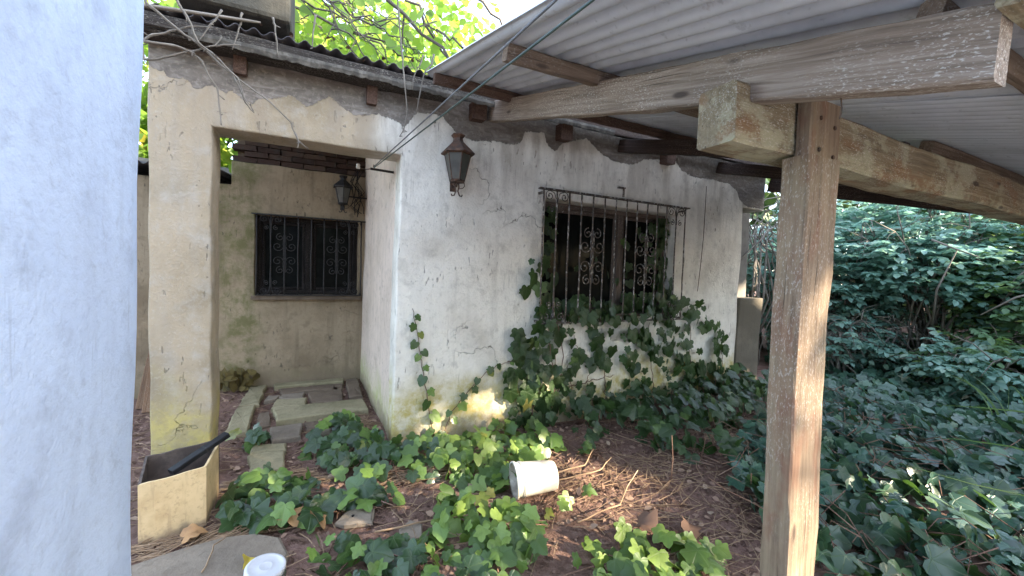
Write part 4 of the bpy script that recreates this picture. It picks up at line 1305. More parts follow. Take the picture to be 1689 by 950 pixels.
# ---- ivy creeping over the ground
def ground_leaf(L, x, y, h, sz, rng, face=(-.25, -.75), spread=.5):
    tip = Vector((rng.gauss(0, .7), rng.gauss(-.5, .6), rng.gauss(-.45, .25)))
    nr = Vector((face[0] + rng.gauss(0, spread), face[1] + rng.gauss(0, spread), 1.0))
    L.append((rng.randrange(6), basis(tip, nr, sz, (x, y, ground_z(x, y) + h))))
def patch(name, label, loc, polys, mat, seed, young=None, limit=300, stems=10, hmax=.16, face=(-.25, -.75)):
    rg_ = random.Random(seed)
    t = thing(name, label, 'ivy', loc)
    L = []
    mb = MB()
    for poly, n, s0, s1 in polys:
        for x, y in sample(poly, n, rg_):
            h = rg_.uniform(.03, hmax)
            s = rg_.uniform(s0, s1)
            ground_leaf(L, x, y, h, s, rg_, face)
            if rg_.random() < .30:
                mb.tube([(x + rg_.uniform(-.05, .05), y + rg_.uniform(-.05, .05), ground_z(x, y) - .01), (x + rg_.uniform(-.02, .02), y + .01, ground_z(x, y) + h * .6), (x, y, ground_z(x, y) + h)], .0028, 4)
        for k in range(stems):
            a, b = sample(poly, 2, rg_)
            pts = [(a[0] + (b[0] - a[0]) * f + rg_.uniform(-.08, .08), a[1] + (b[1] - a[1]) * f + rg_.uniform(-.08, .08), ground_z(a[0], a[1]) + .02 + rg_.uniform(0, .03)) for f in (0, .3, .6, 1)]
            mb.tube(pts, .004, 5)
    mb.build('stems', M['vinestem'], t, True, 'stuff', grain=True)
    plant_leaves(t, L, mat, limit, young)
    return t
patch('ivy', 'mid green ivy creeping over the ground between the porch slabs and the doorstep', (0.1, 2.9, 0),
      [([(-0.36, 3.06), (-0.40, 3.20), (-0.52, 2.95), (-0.42, 2.62), (-0.15, 2.48), (0.02, 2.75), (-0.05, 3.05)], 62, .065, .145),
       ([(-0.42, 3.95), (-0.36, 3.75), (-0.5, 3.7), (-0.6, 3.85)], 12, .08, .13),
       ([(0.00, 3.75), (0.25, 3.95), (0.60, 3.30), (0.85, 3.15), (0.75, 2.72), (0.30, 2.70), (0.08, 3.05), (-0.16, 3.55)], 135, .06, .135),
       ([(0.05, 3.9), (0.20, 4.18), (0.30, 4.0), (0.2, 3.8)], 14, .07, .12),
       ([(0.0, 2.65), (0.30, 2.62), (0.55, 2.45), (0.2, 2.55), (-0.05, 2.42)], 26, .08, .14)], M['ivy'], 31, M['ivy_young'])
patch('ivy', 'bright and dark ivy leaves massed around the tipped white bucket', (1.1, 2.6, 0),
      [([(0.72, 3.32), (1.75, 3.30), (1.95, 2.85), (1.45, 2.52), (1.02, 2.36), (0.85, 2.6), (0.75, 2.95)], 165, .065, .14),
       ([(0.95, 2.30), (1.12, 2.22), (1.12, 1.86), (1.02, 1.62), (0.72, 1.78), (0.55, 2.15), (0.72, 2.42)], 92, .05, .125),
       ([(1.1, 2.12), (1.5, 2.08), (1.45, 1.98), (1.1, 1.9)], 4, .07, .11)], M['ivy_sunlit'], 32, M['ivy_young'], hmax=.15)
patch('ivy', 'glossy dark ivy in the foreground right of the jar, with pink litter between', (0.5, 1.9, 0),
      [([(-0.02, 2.25), (0.45, 2.15), (0.72, 1.85), (1.0, 1.50), (0.75, 1.35), (0.2, 1.65), (-0.05, 1.95)], 105, .05, .125)], M['ivy'], 33, M['ivy_young'], hmax=.11)
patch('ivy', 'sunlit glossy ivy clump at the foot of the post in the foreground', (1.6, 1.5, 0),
      [([(1.10, 1.62), (1.40, 1.72), (1.72, 1.62), (1.98, 1.42), (1.80, 1.18), (1.2, 1.30)], 56, .06, .13)], M['ivy_sunlit'], 34, M['ivy_young'], hmax=.12)
patch('ivy', 'dark heaped ivy on the ground below the right half of the barred window', (3.6, 3.0, 0),
      [([(2.05, 3.30), (2.35, 2.95), (3.00, 2.75), (3.45, 2.42), (4.4, 2.5), (5.3, 3.15), (5.3, 3.33)], 340, .06, .145),
       ([(2.55, 2.72), (2.75, 2.75), (3.1, 2.2), (3.0, 1.95), (2.75, 2.1)], 40, .08, .14),
       ([(1.95, 2.75), (2.2, 2.7), (2.15, 2.5), (1.95, 2.55)], 7, .08, .12)], M['ivy_wall'], 35, hmax=.30, stems=14)

# ---- the carpet of ivy on the right
rk = random.Random(41)
car = thing('ivy_carpet', 'deep carpet of dark ivy covering the ground right of the post', 'ivy', (4.6, 1.6, 0))
L = []
CARP = [(2.15, 0.95), (2.75, 1.9), (3.6, 2.35), (4.6, 2.45), (5.6, 2.9), (6.3, 3.7), (8.6, 5.2), (10.5, 3.2), (9.5, 1.5), (6.5, 0.4), (4.2, -0.2), (2.4, -0.1), (2.0, 0.5)]
for x, y in sample(CARP, 6400, rk):
    d = math.hypot(x, y)
    if x > 5 and rk.random() < .25:
        continue
    ed = min(1.0, 0.35 + 0.5 * abs(mnoise.noise(Vector((x * 1.2, y * 1.2, 3)))) + 0.25)
    ground_leaf(L, x, y, rk.uniform(.03, .26) * ed, rk.choice((rk.uniform(.04, .09), rk.uniform(.07, .13), rk.uniform(.1, .165))), rk, (-.3, -.45), .72)
plant_leaves(car, L, M['ivy_near'], 300)
for o in car.children:
    if o.name.startswith('leaves'):
        o.data.materials[0] = M['ivy_carpet']
mb = MB()
for k in range(150):
    a, b = sample(CARP[:1] + CARP[1:5] + CARP[-3:], 1, rk)[0], rk.uniform(0, 6.28)
    l = rk.uniform(.2, .7)
    mb.tube([(a[0] + math.cos(b) * l * f + rk.gauss(0, .03), a[1] + math.sin(b) * l * f + rk.gauss(0, .03), ground_z(a[0], a[1]) + rk.uniform(.06, .22)) for f in (0, .35, .7, 1)], .0032, 4)
mb.build('runners', M['vinestem'], car, True, 'stuff', grain=True)

# ------------------------------------------------------------------ twigs on the eave
TW = {
    'a': [(-0.885, 2.950, 2.977), (-0.875, 2.950, 2.931), (-0.734, 2.950, 2.824), (-0.647, 2.950, 2.773), (-0.566, 2.950, 2.704), (-0.480, 2.950, 2.637), (-0.391, 2.950, 2.578), (-0.282, 2.950, 2.517), (-0.168, 2.950, 2.412), (-0.133, 2.950, 2.307), (-0.066, 2.950, 2.260)],
    'a2': [(-0.144, 2.950, 2.348), (-0.122, 2.950, 2.290), (-0.133, 2.950, 2.257)],
    'b': [(-0.742, 2.930, 3.005), (-0.728, 2.930, 2.959), (-0.690, 2.930, 2.904), (-0.643, 2.930, 2.774), (-0.580, 2.930, 2.733), (-0.545, 2.930, 2.707), (-0.452, 2.930, 2.613), (-0.415, 2.930, 2.510), (-0.368, 2.930, 2.437)],
    'c': [(-0.907, 2.970, 2.751), (-0.892, 2.970, 2.629), (-0.876, 2.970, 2.630), (-0.761, 2.970, 2.687), (-0.652, 2.970, 2.747), (-0.567, 2.970, 2.794), (-0.535, 2.970, 2.856)],
    'd': [(-0.894, 2.960, 2.723), (-0.764, 2.960, 2.739), (-0.706, 2.960, 2.731), (-0.678, 2.960, 2.721), (-0.629, 2.960, 2.682), (-0.589, 2.960, 2.593), (-0.556, 2.960, 2.551), (-0.544, 2.960, 2.419), (-0.535, 2.960, 2.331)],
    'e': [(-0.908, 2.990, 2.738), (-0.861, 2.990, 2.785), (-0.782, 2.990, 2.824), (-0.696, 2.990, 2.876), (-0.586, 2.990, 2.905)],
    'f': [(-0.527, 2.940, 2.994), (-0.582, 2.940, 2.893), (-0.645, 2.940, 2.779)],
    'g': [(-0.577, 3.020, 2.816), (-0.516, 3.020, 2.836), (-0.448, 3.020, 2.851)],
    'm': [(-0.480, 2.950, 2.637), (-0.434, 2.950, 2.550), (-0.412, 2.950, 2.482), (-0.374, 2.950, 2.439)]}
TW2 = {
    'h': [(-0.46, 3.12, 3.10), (-0.464, 3.120, 3.032), (-0.486, 3.120, 2.946), (-0.508, 3.120, 2.857)],
    'i': [(-0.29, 3.12, 3.12), (-0.277, 3.120, 3.075), (-0.266, 3.120, 2.969), (-0.259, 3.120, 2.880)],
    'j': [(-0.04, 3.12, 3.22), (-0.046, 3.120, 3.159), (-0.052, 3.120, 3.068), (-0.055, 3.120, 2.990)],
    'k': [(0.48, 3.1, 3.7), (0.497, 3.100, 3.496), (0.508, 3.100, 3.399), (0.540, 3.100, 3.115), (0.557, 3.100, 2.955), (0.589, 3.100, 2.685), (0.565, 3.100, 2.546), (0.535, 3.100, 2.491)],
    'l': [(0.78, 3.09, 3.15), (0.760, 3.080, 3.077), (0.710, 3.080, 3.002), (0.673, 3.080, 2.826), (0.649, 3.080, 2.672)],
    'l2': [(0.70, 3.1, 3.13), (0.685, 3.100, 3.086), (0.633, 3.100, 2.960), (0.622, 3.100, 2.854)]}
def twigset(sets, r0, seed):
    rt = random.Random(seed)
    mb = MB()
    for nm, pts in sets.items():
        P = []
        for a, b in zip(pts[:-1], pts[1:]):
            a, b = Vector(a), Vector(b)
            for i in range(3):
                P.append(a.lerp(b, i / 3) + Vector((rt.uniform(-.003, .003), rt.uniform(-.006, .006), rt.uniform(-.003, .003))))
        P.append(Vector(pts[-1]))
        rr = r0 * (0.8 if len(nm) > 1 or nm in 'fgm' else 1.0)
        mb.tube(P, [rr * (1.1 - .65 * i / len(P)) * (1 + .25 * (i % 3 == 0)) for i in range(len(P))], 6)
        for k in range(max(1, len(P) // 5)):                       # buds and broken side spurs
            p = P[rt.randrange(1, len(P))]
            q = p + Vector((rt.uniform(-.03, .03), rt.uniform(-.02, .02), rt.uniform(-.035, .015)))
            mb.tube([p, q], [.0035, .0028], 5)
    return mb
tg = twigset(TW, .0066, 3).build('bare_branch', M['twig'], None, True, grain=True)
tag(tg, 'bare gray branch with forked twigs reaching down across the porch lintel', 'branch')
tg = MB().tube([(-1.3, 3.12, 2.94), (-0.94, 3.10, 2.985), (-0.745, 3.10, 3.012), (-0.458, 3.10, 3.047), (-0.353, 3.10, 3.060)], [.013, .013, .012, .010, .007], 7).build('bare_branch', M['twig'], None, True, grain=True)
tag(tg, 'thick gray branch lying along the edge of the roof at the chimney', 'branch')
LB = {'h': 'short dry twig hanging over the fascia, left of the chimney corner', 'i': 'short straight twig hanging from the eave below the chimney', 'j': 'short twig hanging from the eave right of the chimney',
      'k': 'longest pale twig, hanging from the eave left of the lantern', 'l': 'pale twig hanging beside the left end of the carport purlin', 'l2': 'thin short twig hanging next to the longest pale twig'}
for nm, pts in TW2.items():
    o = twigset({nm: pts}, .0062, ord(nm[0])).build('hanging_twig', M['twig'], None, True, grain=True)
    tag(o, LB[nm], 'twig', 'twigs hanging from the eave')

# ------------------------------------------------------------------ trees behind the house
def tree(name, label, base, top, rt, crowns, nleaf, lsize, mat, bark, seed, limbs=7, group=None, keep=None, tm=None, nrm_up=0.4):
    """crowns: list of (centre, radii); leaves sit in clumps through the volume"""
    r = random.Random(seed)
    t = thing(name, label, 'tree', base, group)
    tb = MB()
    base, top = Vector(base), Vector(top)
    n = 10
    pts = [base.lerp(top, i / n) + Vector((r.uniform(-.08, .08), r.uniform(-.08, .08), 0)) * (i > 0) * 1.5 for i in range(n + 1)]
    pts[0] = base + Vector((0, 0, -.2))
    tb.tube(pts, [rt * (1.25 if i == 0 else 1.0) * (1 - .6 * i / n) for i in range(n + 1)], 9)
    for k in range(limbs):
        c, rad = crowns[k % len(crowns)]
        a = pts[r.randrange(n // 2, n)]
        e = Vector(c) + Vector((r.uniform(-.8, .8) * rad[0], r.uniform(-.8, .8) * rad[1], r.uniform(-.6, .8) * rad[2]))
        P = [a.lerp(e, f) + Vector((r.uniform(-.15, .15), r.uniform(-.15, .15), math.sin(f * 3.1) * .25)) * (0 < f < 1) for f in [i / 7 for i in range(8)]]
        tb.tube(P, [rt * .38 * (1 - .8 * i / 7) for i in range(8)], 6)
    tb.build('trunk', bark, t, True, grain=True)
    Lm = []
    ncl = max(8, nleaf // 45)
    cl = []
    for k in range(ncl):
        c, rad = crowns[r.randrange(len(crowns))]
        while True:
            v = Vector((r.uniform(-1, 1), r.uniform(-1, 1), r.uniform(-1, 1)))
            if 0.12 < v.length < 1:
                break
        cl.append((Vector(c) + Vector((v.x * rad[0], v.y * rad[1], v.z * rad[2])), r.uniform(.25, .6) * min(1.0, rad[2] * .6)))
    while len(Lm) < nleaf:
        c, s = cl[r.randrange(ncl)]
        p = c + Vector((r.gauss(0, s), r.gauss(0, s), r.gauss(0, s * .65)))
        tip = Vector((r.gauss(0, 1), r.gauss(0, 1), r.gauss(-.5, .5))).normalized()
        if keep and not (keep(p + tip * lsize * .25, r) and keep(p + tip * lsize * .75, r)):
            nleaf -= 1
            continue
        nr = Vector((r.gauss(0, .7), r.gauss(0, .7), r.gauss(nrm_up, .6)))
        Lm.append((r.randrange(len(tm or OVAL)), basis(tip, nr, lsize * r.uniform(.65, 1.3), p)))
    joined('crown', tm or OVAL, Lm, mat, t, 'stuff')
    return t
WIDE = [oval_leaf(10 + k, 0.5) for k in range(4)]
tree('leafy_tree', 'tall leafy tree of bright yellow green leaves behind the chimney', (-1.6, 9.6, 0), (-1.2, 9.4, 6.5), .14, [((-1.2, 9.0, 5.2), (2.4, 2.0, 2.2)), ((-2.2, 9.8, 3.2), (1.8, 1.2, 1.6))], 4600, .19, M['crown'], M['bark'], 51, 9, 'trees behind the house', tm=WIDE)
tree('leafy_tree', 'leafy tree with tangled branches behind the roof, left of the metal sheets', (1.0, 9.2, 0), (0.8, 8.8, 6.5), .13, [((0.6, 8.4, 5.4), (1.9, 1.5, 1.9)), ((1.4, 9.2, 4.8), (1.6, 1.4, 1.3))], 3600, .19, M['crown'], M['bark'], 52, 10, 'trees behind the house', tm=WIDE)
tree('leafy_tree', 'leafy green tree far behind the left end of the porch', (-4.0, 10.5, 0), (-3.8, 10.2, 6), .15, [((-3.6, 10, 4.6), (1.8, 1.6, 2.2)), ((-3.2, 9.6, 3.0), (1.6, 1.2, 1.3))], 2200, .19, M['crown'], M['bark'], 53, 8, 'trees behind the house', tm=WIDE)
tree('leafy_tree', 'leafy tree rising behind the metal carport roof', (3.4, 11.5, 0), (3.2, 11.2, 7), .16, [((3.0, 10.6, 6.4), (1.9, 1.8, 1.6)), ((4.6, 11, 6.0), (2.0, 1.8, 2.0))], 2000, .20, M['crown'], M['bark'], 54, 8, 'trees behind the house', tm=WIDE)
# a vine of long bare branches over the roof
vb = MB()
rb2 = random.Random(61)
def arc(a, b, sag, rad, mb, rng, side=3):
    a, b = Vector(a), Vector(b)
    P = []
    for i in range(15):
        f = i / 14
        p = a.lerp(b, f)
        p.z += sag * math.sin(math.pi * f)
        P.append(p + Vector((rng.gauss(0, .025), rng.gauss(0, .03), rng.gauss(0, .025))))
    mb.tube(P, [rad * (1 - .6 * i / 14) for i in range(15)], 6)
    for k in range(side):
        p = P[rng.randrange(3, 13)]
        q = p + Vector((rng.uniform(-.2, .6), rng.uniform(-.2, .2), rng.uniform(-.6, .3)))
        m_ = p.lerp(q, .5) + Vector((rng.gauss(0, .05), 0, rng.gauss(0, .05)))
        mb.tube([p, m_, q], [rad * .4, rad * .3, rad * .2], 5)
arc((-0.9, 5.0, 5.6), (1.55, 4.6, 3.75), .10, .034, vb, rb2, 5)
arc((0.1, 5.3, 5.8), (1.6, 4.9, 3.9), .12, .028, vb, rb2, 5)
arc((0.9, 5.4, 5.9), (2.6, 5.2, 4.7), .08, .030, vb, rb2, 4)
arc((-1.4, 4.6, 3.95), (1.2, 5.0, 3.98), .18, .02, vb, rb2, 5)
arc((-1.2, 4.4, 4.3), (0.8, 4.6, 4.15), -.1, .015, vb, rb2, 5)
for k in range(34):
    x = rb2.uniform(-1.6, 1.6)
    y = rb2.uniform(4.2, 6.5)
    z = 3.35 + (y - 3.2) * rb2.uniform(.2, .62)
    if rb2.random() < .6:
        e = (x + rb2.uniform(.4, 1.3), y + rb2.uniform(-.4, .4), z - rb2.uniform(.3, 1.0))
    else:
        e = (x + rb2.uniform(.6, 1.5), y + rb2.uniform(-.4, .4), z + rb2.uniform(-.2, .2))
    arc((x, y, z + .35), (e[0], e[1], max(3.3, e[2] + .25)), rb2.uniform(-.1, .12), rb2.uniform(.006, .014), vb, rb2, 2)
vroot = Vector((-1.9, 4.6, 0))
for k in range(4):
    vb.tube([(-2.9 + .1 * k, 4.5, 0), (-2.6 + .1 * k, 4.6, 1.6), (-2.0, 4.6 + .1 * k, 3.2), (-1.3 + .2 * k, 4.7, 4.2 + .3 * k)], [.05, .045, .035, .02], 7)
vo = thing('bare_vine', 'web of bare gray vine branches spread over the house roof', 'vine', (-2.7, 4.5, 0))
vb.build('branches', M['bark'], vo, True, grain=True)
rl = random.Random(62)
Lm = []
for k in range(700):
    p = Vector((rl.uniform(-1.4, 2.1), rl.uniform(4.6, 6.4), 0))
    p.z = 3.5 + (p.y - 3.2) * rl.uniform(.12, .68)
    if p.x > 1.2 and p.z > 4.6 + rl.uniform(-.5, .5):
        continue
    Lm.append((rl.randrange(4), basis((rl.gauss(0, 1), rl.gauss(0, 1), rl.gauss(-.8, .4)), (rl.gauss(0, .7), rl.gauss(-.5, .6), rl.gauss(.5, .5)), rl.uniform(.09, .17), p)))
joined('leaves', WIDE, Lm, M['crown'], vo, 'stuff')
# pale dry leaves and small stuff caught on the roof's edge
Lm = []
for k in range(160):
    x = rl.uniform(-0.95, 0.75)
    Lm.append((rl.randrange(4), basis((rl.gauss(0, 1), rl.gauss(0, 1), rl.gauss(0, .3)), (rl.gauss(0, .5), rl.gauss(-.4, .5), 1), rl.uniform(.02, .05), (x, rl.uniform(3.2, 3.9), zroof(x, 3.5) + rl.uniform(-.02, .05)))))
joined('roof_litter', OVAL, Lm, M['litter'], None, 'stuff')

# ------------------------------------------------------------------ the bank of shrubs on the right
def spray(L, p, d, n, lsz, r):
    """a leafy shoot: leaflets in pairs along a drooping stem"""
    d = d.normalized()
    s = d.cross(Vector((0, 0, 1)))
    s = s.normalized() if s.length > 1e-3 else Vector((1, 0, 0))
    up = s.cross(d)
    for k in range(n):
        f = (k // 2 + .6) * lsz * .62
        q = p + d * f + Vector((0, 0, -.16 * f * f))
        sd = 1 if k % 2 else -1
        tip = d * .75 + s * sd * (1.0 if k < n - 1 else .1) + Vector((0, 0, r.uniform(-.45, .1)))
        L.append((r.randrange(4), basis(tip, up + s * r.gauss(0, .3) + d * r.gauss(0, .25), lsz * r.uniform(.75, 1.15), q)))
CAVE = [(Vector((7.9, 2.62, 0.90)), 0.52), (Vector((8.5, 2.85, 0.95)), 0.5), (Vector((7.4, 2.40, 0.98)), .40), (Vector((9.2, 3.1, 1.05)), .4)]
def shrub(label, base, rad, hgt, n, lsz, mat, seed, nleaf=9, stems=14, group='shrubs beyond the carport', lean=(0, 0)):
    r = random.Random(seed)
    t = thing('shrub', label, 'shrub', base, group)
    bx_, by_, bz_ = base
    mb = MB()
    for k in range(stems):
        a = r.uniform(0, 6.28)
        e = Vector((bx_ + lean[0] + math.cos(a) * rad * r.uniform(.3, .95), by_ + lean[1] + math.sin(a) * rad * r.uniform(.3, .95), bz_ + hgt * r.uniform(.45, .95)))
        s = Vector((bx_ + r.uniform(-.2, .2), by_ + r.uniform(-.2, .2), bz_ - .1))
        P = [s.lerp(e, f) + Vector((r.gauss(0, .05), r.gauss(0, .05), .3 * math.sin(f * 3.14))) * (f > 0) for f in (0, .2, .4, .6, .8, 1)]
        mb.tube(P, [.022, .02, .016, .012, .009, .006], 5)
        for q in range(7):
            i = r.randrange(1, 6)
            e2 = P[i] + Vector((r.uniform(-.5, .4), r.uniform(-.5, .5), r.uniform(-.5, .3)))
            mb.tube([P[i], P[i].lerp(e2, .5) + Vector((0, 0, .05)), e2], [.008, .006, .003], 4)
    mb.build('stems', M['twig'], t, True, grain=True)
    L = []
    cnt = 0
    while cnt < n:
        cnt += 1
        v = Vector((r.gauss(0, 1), r.gauss(0, 1), r.gauss(0, 1))).normalized() * (r.uniform(.25, 1) ** .4)
        lump = 0.8 + 0.35 * mnoise.noise(v * 2.2 + Vector((seed, 0, 0)))
        p = Vector((bx_ + lean[0] * (v.z + 1) / 2 + v.x * rad * lump, by_ + lean[1] * (v.z + 1) / 2 + v.y * rad * lump, bz_ + hgt * .5 + v.z * hgt * .52 * lump))
        if p.z < ground_z(p.x, p.y) + .05 or any((p - c).length < q for c, q in CAVE):
            continue
        d = Vector((v.x, v.y, r.uniform(-.35, .25))) + Vector((r.gauss(0, .45), r.gauss(0, .45), 0)) + Vector((-.5, -.3, 0))
        spray(L, p, d, nleaf, lsz, r)
    joined('foliage', OVAL, L, mat, t, 'stuff')
shrub('broad blue green shrub with layered sprays just right of the post, beyond the carport', (7.95, 3.75, .25), 1.0, 2.45, 480, .115, M['shrub'], 71, 11)
shrub('teal shrub in the middle of the bank, hanging over the dark hollow', (8.35, 2.75, .3), 1.0, 2.5, 480, .115, M['shrub'], 72, 11)
shrub('greener shrub at the right edge beyond the ivy carpet', (8.5, 1.5, .3), 1.0, 1.9, 420, .10, M['shrub_green'], 73, 11)
shrub('low dark shrub in front of the dark hollow on the right', (7.15, 1.75, .15), .6, .75, 150, .10, M['shrub'], 74, stems=6)
shrub('yellowish green shrub high behind the greener one', (9.6, 1.6, .5), 1.2, 2.6, 380, .14, M['shrub_green'], 75)
shrub('blue green shrub seen between the facade and the post', (7.8, 4.95, .2), 1.05, 2.7, 330, .14, M['shrub'], 76, stems=18)
shrub('highest teal shrub, behind the broad one next to the post', (9.2, 4.2, .5), 1.25, 3.1, 520, .12, M['shrub'], 77, 11)
shrub('dark shrub low on the far right beside the grass', (7.5, 0.55, .15), .7, .95, 170, .10, M['shrub_green'], 78, stems=6)
shrub('bluish shrub at the right end of the bank, half out of view', (9.4, 0.5, .5), 1.2, 2.0, 320, .13, M['shrub'], 79)
shrub('dark shrub behind the low gray wall', (6.6, 5.4, .0), .8, 1.7, 240, .10, M['shrub'], 80, stems=8)
shrub('second highest teal shrub, rising behind the dark hollow', (9.35, 2.9, .5), 1.2, 3.0, 520, .12, M['shrub'], 83, 11)
shrub('small brownish twiggy shrub below the teal sprays near the post', (7.15, 3.3, .15), .55, 1.0, 70, .10, M['shrub'], 84, stems=26)
shrub('low leafy shrub filling under the teal sprays, left of the dark hollow', (7.75, 3.05, .2), .62, .95, 210, .10, M['shrub'], 85, 11, stems=8)
shrub('low leafy shrub between the dark hollow and the greener shrub', (7.6, 1.9, .2), .55, .8, 170, .095, M['shrub_green'], 86, 11, stems=6)
# one mass of woods behind everything on the right
rw = random.Random(81)
Lm = []
for k in range(5200):
    a = rw.uniform(-.55, .95)
    d = rw.uniform(12.0, 15.5)
    p = Vector((d * math.cos(a), d * math.sin(a), rw.uniform(0.3, 4.4)))
    Lm.append((rw.randrange(4), basis((rw.gauss(0, 1), rw.gauss(0, 1), rw.gauss(-.5, .5)), (rw.gauss(-.6, .6), rw.gauss(0, .6), rw.gauss(.5, .5)), rw.uniform(.22, .48), p)))
for k in range(2600):
    a = rw.uniform(-2.9, -.55)
    d = rw.uniform(22.0, 26.0)
    p = Vector((d * math.cos(a), d * math.sin(a), rw.uniform(0.3, 7.0)))
    Lm.append((rw.randrange(4), basis((rw.gauss(0, 1), rw.gauss(0, 1), rw.gauss(-.5, .5)), (rw.gauss(0, .7), rw.gauss(.5, .6), rw.gauss(.3, .5)), rw.uniform(.6, 1.3), p)))
joined('far_woods', WIDE, Lm, M['shadecrown'], None, 'stuff')
# gray tangle of bare vines past the wall end
tv = MB()
rt_ = random.Random(82)
for k in range(44):
    x, y, z = rt_.uniform(6.1, 6.9), rt_.uniform(3.4, 4.9), rt_.uniform(2.0, 2.95)
    P = []
    dx, dz = rt_.uniform(-.06, .06), rt_.uniform(-.02, .02)
    for i in range(12):
        P.append((x, y, z))
        dx += rt_.gauss(0, .035); dz += rt_.gauss(-.016, .03)
        x += dx; z += dz; y += rt_.gauss(0, .04)
    tv.tube(P, [rt_.uniform(.006, .012)] * 12, 5)
for k in range(6):
    tv.tube([(6.3 + .1 * k, 4.0 + .1 * k, 0), (6.35 + .1 * k + rt_.gauss(0, .1), 4.05, 1.2), (6.4 + rt_.gauss(0, .2), 4.1, 2.4)], [.02, .017, .01], 6)
to = tv.build('bare_vine', M['twig'], None, True, grain=True)
tag(to, 'pale gray tangle of bare vine stems between the facade end and the post', 'vine')
# bare diagonal branches leaning out of the shrubs
for k, (a, b, c, lab) in enumerate((((7.55, 2.35, .95), (7.3, 2.25, 1.45), (7.15, 2.05, 1.95), 'bare diagonal branch leaning up over the dark hollow in the shrubs'),
                                    ((7.2, 2.3, 2.10), (7.15, 2.05, 1.96), (7.1, 1.85, 1.86), 'bare branch crossing the top of the diagonal branch'),
                                    ((7.0, 1.2, 1.55), (6.9, 1.5, 1.4), (6.9, 1.75, 1.18), 'thin bare branch at the right edge of the shrub bank'))):
    o = MB().tube([a, b, c], [.014, .011, .006], 6).build('bare_branch', M['twig'], None, True, grain=True)
    tag(o, lab, 'branch')

# ---- grass blades on the right
gr = thing('grass_tuft', 'tuft of long arching grass blades over the ivy at the right edge', 'grass', (6.3, 1.25, .1))
rg2 = random.Random(91)
def blade(name, pts, wd, parent):
    V, F = [], []
    n = len(pts)
    for i, p in enumerate(pts):
        p = Vector(p)
        t = (Vector(pts[min(i + 1, n - 1)]) - Vector(pts[max(i - 1, 0)])).normalized()
        s = t.cross(Vector((.3, .9, .4))).normalized()
        w_ = wd * (1 - (i / (n - 1)) ** 2.2) + .0008
        V += [p - s * w_, p + t.cross(s) * w_ * .5, p + s * w_]
    for i in range(n - 1):
        a = i * 3
        F += [(a, a + 1, a + 4, a + 3), (a + 1, a + 2, a + 5, a + 4)]
    return link(name, mesh(name, V, F, M['grass'], True), parent)
for k in range(16):
    b = Vector((6.2 + rg2.gauss(0, .14), 1.25 + rg2.gauss(0, .12), .08))
    a = rg2.uniform(0, 6.28)
    l = rg2.uniform(.45, .85)
    h = Vector((math.cos(a), math.sin(a), 0))
    blade('blade', [b + h * (l * .55 * f ** 1.6) + Vector((0, 0, l * (f - .35 * f * f))) for f in [i / 8 for i in range(9)]], rg2.uniform(.006, .012), gr)
for k, (pts, lab) in enumerate((([(5.75, 1.0, .40), (5.6, 1.15, .41), (5.45, 1.35, .40), (5.3, 1.58, .37)], 'long pale fallen grass stalk lying over the ivy at the right edge'),
                                ([(4.6, .75, .33), (4.5, .95, .36), (4.42, 1.15, .34), (4.36, 1.3, .31)], 'thin pale grass stalk over the ivy, nearer than the long one'),
                                ([(3.55, .62, .36), (3.6, .9, .30), (3.7, 1.3, .24)], 'thin green stalk slanting over the near ivy right of the post'))):
    o = blade('grass_stalk', pts, .008, None)
    tag(o, lab, 'grass stalk', 'fallen grass stalks')

# ------------------------------------------------------------------ litter on the ground
rq = random.Random(95)
Lm = []
AREA = [(-1.3, 1.6), (-0.6, 1.5), (0.8, 1.1), (1.6, 0.7), (2.6, 0.8), (3.6, 2.0), (5.2, 3.0), (5.2, 3.35), (0.55, 3.4), (0.5, 5.6), (-1.0, 5.6), (-1.9, 5.0), (-1.4, 3.0)]
for x, y in sample(AREA, 8500, rq):
    s = rq.choice((rq.uniform(.012, .03), rq.uniform(.012, .03), rq.uniform(.03, .065)))
    Lm.append((rq.randrange(4), basis((rq.gauss(0, 1), rq.gauss(0, 1), rq.gauss(0, .25)), (rq.gauss(0, .5), rq.gauss(0, .5), 1), s, (x, y, ground_z(x, y) + rq.uniform(.002, .018)))))
joined('leaf_litter', OVAL, Lm, M['litter'], None, 'stuff')
sw = MB()
def straws(poly, n, l0, l1, ang, sp, rad=(.0012, .003)):
    for x, y in sample(poly, n, rq):
        a = rq.gauss(ang, sp)
        l = rq.uniform(l0, l1)
        z = ground_z(x, y) + rq.uniform(.006, .03)
        dx, dy = math.cos(a) * l / 2, math.sin(a) * l / 2
        k = rq.gauss(0, .12) * l
        sw.tube([(x - dx, y - dy, z + rq.uniform(-.006, .012)), (x - dy * k * 3, y + dx * k * 3, z + rq.uniform(0, .012)), (x + dx, y + dy, z + rq.uniform(-.006, .012))], rq.uniform(*rad), 3, False)
straws(AREA, 900, .08, .3, 0.4, .9)
straws([(0.40, 3.0), (1.15, 3.0), (1.1, 2.75), (0.45, 2.72)], 150, .15, .4, 0.15, .25, (.002, .004))
straws([(-0.48, 3.28), (-0.1, 3.2), (0.05, 2.95), (-0.5, 3.0)], 120, .15, .4, 0.1, .25, (.002, .004))
straws([(-0.9, 2.62), (-0.3, 2.72), (-0.2, 2.52), (-0.8, 2.45)], 130, .1, .35, 0.35, .4, (.0015, .003))
straws([(1.5, 2.6), (2.6, 2.6), (2.9, 1.8), (2.1, 1.0), (1.6, 1.6)], 190, .1, .5, 0.5, .8, (.001, .0028))
straws([(0.25, 4.1), (0.48, 4.1), (0.5, 3.5), (0.3, 3.6)], 120, .08, .25, 1.2, .7, (.0015, .003))
